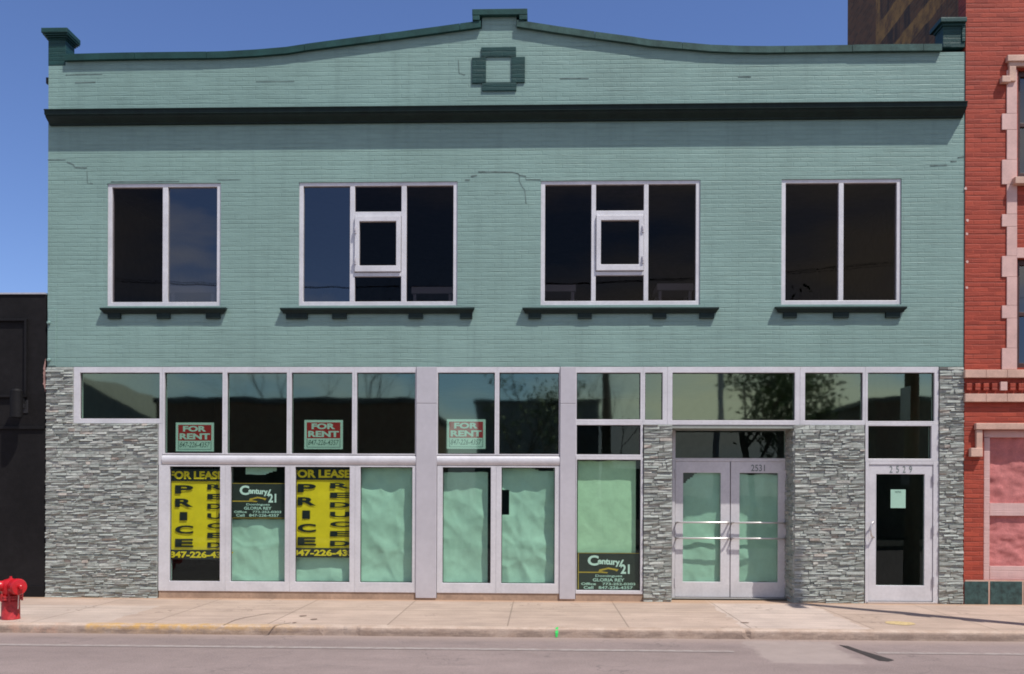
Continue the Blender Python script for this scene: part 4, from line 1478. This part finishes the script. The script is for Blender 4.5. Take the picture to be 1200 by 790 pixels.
# ------------------------------------------------------------------ fire hydrant
hp = G(12.5, 725.5)
hyd = empty('fire_hydrant', (hp.x, hp.y, 0), 'stubby red fire hydrant on the sidewalk near the kerb', 'fire hydrant')
k = (hp.y + 14) / FPX
def hm(mb, name, mat='red', parent=None): return mb.build(name, M[mat], parent or hyd)
T0 = Matrix.Translation((hp.x, hp.y, 0))
mb = MB(); mb.smooth = True
rb = 10.3 * k
mb.lathe([(rb * 1.03, 0), (rb * 1.03, .012), (rb, .018), (rb * .97, .22), (rb * .97, .255)], T0)
hm(mb, 'barrel', 'red_dull')
mb = MB()
mb.lathe([(rb * .98, .25), (rb * 1.32, .252), (rb * 1.32, .278), (rb * 1.0, .280), (rb * 1.32, .283), (rb * 1.32, .305), (rb, .308)], T0, 8)
fl = hm(mb, 'flange', 'red_dull')
for j in range(8):
    t = 2 * PI * (j + .5) / 8
    mb = MB()
    mb.lathe([(.014, .235), (.014, .325), (.009, .332)], Matrix.Translation((hp.x + math.cos(t) * rb * 1.17, hp.y + math.sin(t) * rb * 1.17, 0)), 6)
    hm(mb, 'bolt', 'red_dull', fl)
mb = MB(); mb.smooth = True
mb.lathe([(rb * .95, .30), (rb * 1.02, .33), (rb * 1.08, .38), (rb * 1.08, .45), (rb * .98, .482), (rb * .7, .505), (rb * .3, .516), (.02, .518)], T0)
hm(mb, 'bonnet')
mb = MB()
mb.lathe([(.030, .512), (.028, .522), (.018, .524), (.016, .545), (.012, .548)], T0, 5)
hm(mb, 'operating_nut')
def nozzle(name, ang, hz, r0, ln):
    d = Matrix.Translation((hp.x, hp.y, hz)) @ Matrix.Rotation(ang, 4, 'Z') @ Matrix.Rotation(PI / 2, 4, 'Y')
    mb = MB(); mb.smooth = True
    mb.lathe([(r0 * .95, .05), (r0 * .95, ln * .55), (r0 * .9, ln * .58)], d)
    nz = hm(mb, name)
    mb = MB()
    mb.lathe([(r0 * 1.1, ln * .58), (r0 * 1.16, ln * .62), (r0 * 1.16, ln * .86), (r0 * 1.02, ln * .98), (r0 * .35, ln), (r0 * .33, ln * 1.2), (r0 * .25, ln * 1.22)], d, 24)
    mb.build('nozzle_cap', M['red'], nz)
nozzle('pumper_nozzle', R(-36), .425, .090, .25)
nozzle('hose_nozzle', R(-136), .432, .070, .26)
mb = MB()
d = Vector((math.cos(R(-34)), math.sin(R(-34)), 0))
c0 = Vector((hp.x, hp.y, 0)) + d * .2
pts = []
for j in range(9):
    t = j / 8
    q = c0.lerp(Vector((hp.x, hp.y, 0)) + d * (rb + .012) + Vector((.03, 0, 0)), t)
    pts.append((q.x, q.y, .36 - .22 * math.sin(t * PI * .62)))
mb.tube(pts, .006, 6)
hm(mb, 'chain', 'steel')

# ------------------------------------------------------------------ wooden pole just outside the frame: throws the thin shadow on the sidewalk
bx, by = 6.62, -2.55
sl = empty('utility_pole', (bx, by, 0), 'weathered wooden pole at the kerb before the red building, mirrored in the single door', 'pole')
mb = MB(); mb.smooth = True
mb.tube([(bx, by, 0), (bx + .01, by, 3.5), (bx, by, 7.3)], [.135, .125, .11], 14)
mb.build('post', M['pole_wood'], sl)
mb = MB(); mb.tube([(bx + .05, by, 6.95), (bx + .1, by - .15, 7.1), (bx + .12, by - .35, 7.12)], .028, 8); mb.build('arm', M['galv'], sl)
mb = MB(); mb.box(bx + .04, bx + .22, by - .75, by - .33, 7.06, 7.18); mb.build('lamp_head', M['dark_metal'], sl, .02)
for z0, z1, w in ((2.95, 3.55, .46), (1.80, 2.25, .40)):
    mb = MB()
    mb.box(bx - .15, bx - .145, by - .12, by - .12 + w, z0, z1)
    mb.build('plate', M['galv'], sl)

# ------------------------------------------------------------------ the other side of the street (seen only in the glass)
def simple_building(name, x0, x1, yf, dep, h, mat, label, openings, gable=0):
    root = empty(name, ((x0 + x1) / 2, yf, 0), label, 'building')
    mb = MB()
    mb.box(x0, x1, yf - dep, yf, 0, h)
    if gable:
        xm = (x0 + x1) / 2
        mb.poly([(x0, yf, h), (x1, yf, h), (xm, yf, h + gable), (x0, yf - dep, h), (x1, yf - dep, h), (xm, yf - dep, h + gable)], [(0, 1, 2), (3, 5, 4), (0, 2, 5, 3), (1, 4, 5, 2)])
    mb.build('wall', mat, root)
    for (a, b, c, d, nm) in openings:
        mb = MB(); mb.box(a, b, yf, yf + .05, c, d); mb.build(nm, M['door_far'] if nm == 'door' else M['glass_up'], root)
    if not gable:
        mb = MB(); mb.box(x0 - .1, x1 + .1, yf - dep - .1, yf + .12, h, h + .2); mb.build('roof', M['dark_metal'], root)
    return root
simple_building('warehouse', -14.2, -4.6, -19.5, 12, 4.9, M['brick_far'], 'low brown brick warehouse across the street, mirrored in the shop glass',
                [(-13, -11, .1, 2.6, 'door'), (-10, -8, 1.2, 3, 'window'), (-7.4, -5.6, 1.2, 3, 'window')])
simple_building('garage', -3.8, 3.5, -40, 10, 6.9, M['render_far'], 'grey rendered garage standing far back across the street',
                [(-1, 2, .1, 3, 'door'), (4, 7, .1, 3, 'door')])
simple_building('house', -26, -17, -27, 9, 4.6, M['render_far'], 'gabled grey house across the street beyond the warehouse', [(-24, -22.6, 1, 2.8, 'window'), (-20.5, -19.4, .1, 2.4, 'door')], 2.4)
simple_building('shop', 13, 24, -22, 12, 5.2, M['brick_far'], 'brown brick corner shop across the street opposite the red building', [(14, 17, .5, 2.8, 'window'), (18, 19.2, .1, 2.4, 'door')])


def tree(x, y, h, label, leafy, seed, name='tree'):
    rr = random.Random(seed)
    root = empty(name, (x, y, 0), label, 'tree', 'trees across the street')
    mb = MB()
    tips = []
    thin = 1.0 if leafy else .34
    def limb(p, d, ln, r, lv):
        n = 4
        pts, rs = [p], [r]
        for i in range(n):
            d = (d + Vector((rr.uniform(-.2, .2), rr.uniform(-.2, .2), rr.uniform(-.05, .18)))).normalized()
            p = p + d * ln / n
            pts.append(p); rs.append(r * (1 - .5 * (i + 1) / n))
            if lv > 0 and i > 0:
                for _ in range(2 if lv > 1 else 1):
                    a = rr.uniform(0, 2 * PI)
                    dd = (d * .75 + Vector((math.cos(a), math.sin(a), .25)) * .75).normalized()
                    limb(p, dd, ln * rr.uniform(.45, .65), rs[-1] * .6, lv - 1)
        mb.tube(pts, [q * thin for q in rs], 6 if lv > 1 else 4, False)
        tips.extend(pts[2:] if lv < 2 else [])
    limb(Vector((x, y, 0)), Vector((0, 0, 1)), h * .68, h * .022, 3)
    mb.build('trunk', M['bark'], root, fix=False)
    if leafy:
        lb = MB()
        for t in tips:
            for _ in range(leafy):
                c = t + Vector((rr.gauss(0, .28), rr.gauss(0, .28), rr.gauss(0, .28)))
                a = Vector((rr.uniform(-1, 1), rr.uniform(-1, 1), rr.uniform(-1, 1))).normalized() * .11
                b = a.cross(Vector((rr.uniform(-1, 1), rr.uniform(-1, 1), rr.uniform(-1, 1)))).normalized() * .06
                lb.face([c - a, c + b, c + a, c - b])
        lb.build('crown', M['leaf'], root, fix=False)
tree(8.2, -20.5, 6.6, 'young green tree across the street beside a thin lamp pole', 5, 3)
tree(10.8, -23.5, 6.2, 'green tree across the street in front of the corner shop', 5, 4)
tree(-9.5, -34, 11, 'tall leafless tree behind the warehouse', 0, 5)
tree(-14.5, -36, 10.5, 'spreading leafless tree behind the warehouse end', 0, 6)
tree(3.9, -30, 7.5, 'leafless tree across the street between garage and utility pole', 0, 7)
tree(-.6, -33, 7.0, 'budding tree in front of the grey garage across the street', 2, 8)

def pole(x, y, h, r, label, name, arm=True, mat='galv'):
    root = empty(name, (x, y, 0), label, 'pole')
    mb = MB(); mb.tube([(x, y, 0), (x, y, h)], [r, r * .75], 12); mb.build('post', M['pole_wood'] if arm else M[mat], root)
    if arm:
        mb = MB(); mb.box(x - 1.1, x + 1.1, y - .06, y + .06, h - .7, h - .58); mb.build('crossarm', M['pole_wood'], root)
        for dx in (-1, -.5, .5, 1):
            mb = MB(); mb.lathe([(.02, 0), (.045, .03), (.03, .09), (.045, .12), (.02, .16)], Matrix.Translation((x + dx, y, h - .58)), 8); mb.build('insulator', M['white'], root)
        mb = MB(); mb.lathe([(.2, 0), (.22, .05), (.22, .75), (.15, .85)], Matrix.Translation((x + .38, y, h - 2.4)), 16); mb.build('transformer', M['galv'], root)
pole(2.1, -15.3, 7.3, .14, 'bare wooden post across the street opposite the stone pier by the double doors', 'wooden_post', False, 'pole_wood')
pole(16.5, -15.3, 9.9, .15, 'wooden utility pole across the street opposite the red building', 'utility_pole')
pole(5.75, -15.4, 8.0, .11, 'slim steel lamp pole across the street opposite the double doors', 'lamp_pole', False)
pole(-22, -15.3, 9.6, .15, 'wooden utility pole across the street opposite the black building', 'utility_pole')
for i, (dx, dz) in enumerate(((-1, -.44), (-.5, -.44), (.5, -.44), (0, -1.9))):
    mb = MB()
    pts = []
    for (xa, za), (xb, zb_) in (((-22, 9.6), (16.5, 9.9)), ((16.5, 9.9), (40, 10))):
        for j in range(25):
            t = j / 24 * .9999
            pts.append((xa + dx + (xb - xa) * t, -15.3 + dx * .05, za + (zb_ - za) * t + dz - .035 * abs(xb - xa) * 4 * t * (1 - t) * .8))
    mb.tube(pts, .007, 5)
    tag(mb.build('overhead_wire', M['black']), ['outer', 'second', 'third', 'low thick'][i] + ' overhead wire strung between the utility poles across the street', 'wire', 'overhead wires')

# ------------------------------------------------------------------ light
w = bpy.data.worlds.new('World')
sc.world = w
w.use_nodes = True
nt = w.node_tree
nt.nodes.clear()
SUN = Vector((.42, -.376, 1.0)).normalized()
el, az = math.asin(SUN.z), math.atan2(SUN.x, SUN.y)
sky = nt.nodes.new('ShaderNodeTexSky')
sky.sky_type = 'NISHITA'
sky.sun_disc = False
sky.sun_elevation = el
sky.sun_rotation = az
sky.air_density = 1.0
sky.dust_density = .25
sky.ozone_density = 5.0
bg = nt.nodes.new('ShaderNodeBackground')
bg.inputs[1].default_value = .105
wo = nt.nodes.new('ShaderNodeOutputWorld')
# a few soft clouds low in the southern sky
tc = nt.nodes.new('ShaderNodeTexCoord')
mp = nt.nodes.new('ShaderNodeMapping'); mp.inputs['Scale'].default_value = (1.4, 1.4, 4.5)
nz = nt.nodes.new('ShaderNodeTexNoise'); nz.inputs['Scale'].default_value = 1.9; nz.inputs['Detail'].default_value = 6
mr = nt.nodes.new('ShaderNodeMapRange'); mr.inputs[1].default_value = .44; mr.inputs[2].default_value = .66
sep = nt.nodes.new('ShaderNodeSeparateXYZ')
ms = nt.nodes.new('ShaderNodeMapRange'); ms.inputs[1].default_value = -.1; ms.inputs[2].default_value = -.45
mu = nt.nodes.new('ShaderNodeMath'); mu.operation = 'MULTIPLY'
mx = nt.nodes.new('ShaderNodeMix'); mx.data_type = 'RGBA'; mx.inputs[7].default_value = (9.5, 9.0, 8.6, 1)
L = nt.links.new
L(tc.outputs['Generated'], mp.inputs[0]); L(mp.outputs[0], nz.inputs['Vector']); L(nz.outputs['Fac'], mr.inputs[0])
L(tc.outputs['Generated'], sep.inputs[0]); L(sep.outputs[1], ms.inputs[0])
L(mr.outputs[0], mu.inputs[0]); L(ms.outputs[0], mu.inputs[1]); L(mu.outputs[0], mx.inputs[0])
tint = nt.nodes.new('ShaderNodeMix'); tint.data_type = 'RGBA'; tint.blend_type = 'MULTIPLY'; tint.inputs[0].default_value = 1
tint.inputs[7].default_value = (1.03, 1.04, 1.29, 1)
L(sky.outputs[0], tint.inputs[6]); L(tint.outputs[2], mx.inputs[6]); L(mx.outputs[2], bg.inputs[0]); L(bg.outputs[0], wo.inputs[0])
ld = bpy.data.lights.new('sun', 'SUN')
ld.energy = 4.6
ld.angle = R(.53)
ld.color = (1.0, .955, .89)
so = bpy.data.objects.new('sun', ld)
COL.objects.link(so)
so.rotation_euler = SUN.to_track_quat('Z', 'Y').to_euler()
so.location = (20, -20, 30)

sc.view_settings.view_transform = 'Standard'
sc.view_settings.look = 'None'
sc.view_settings.exposure = .0
sc.view_settings.gamma = 1
sc.render.engine = 'CYCLES'
sc.cycles.use_denoising = True
sc.cycles.filter_width = 1.8
sc.cycles.max_bounces = 6
sc.cycles.transparent_max_bounces = 10
sc.cycles.caustics_reflective = False
sc.cycles.caustics_refractive = False
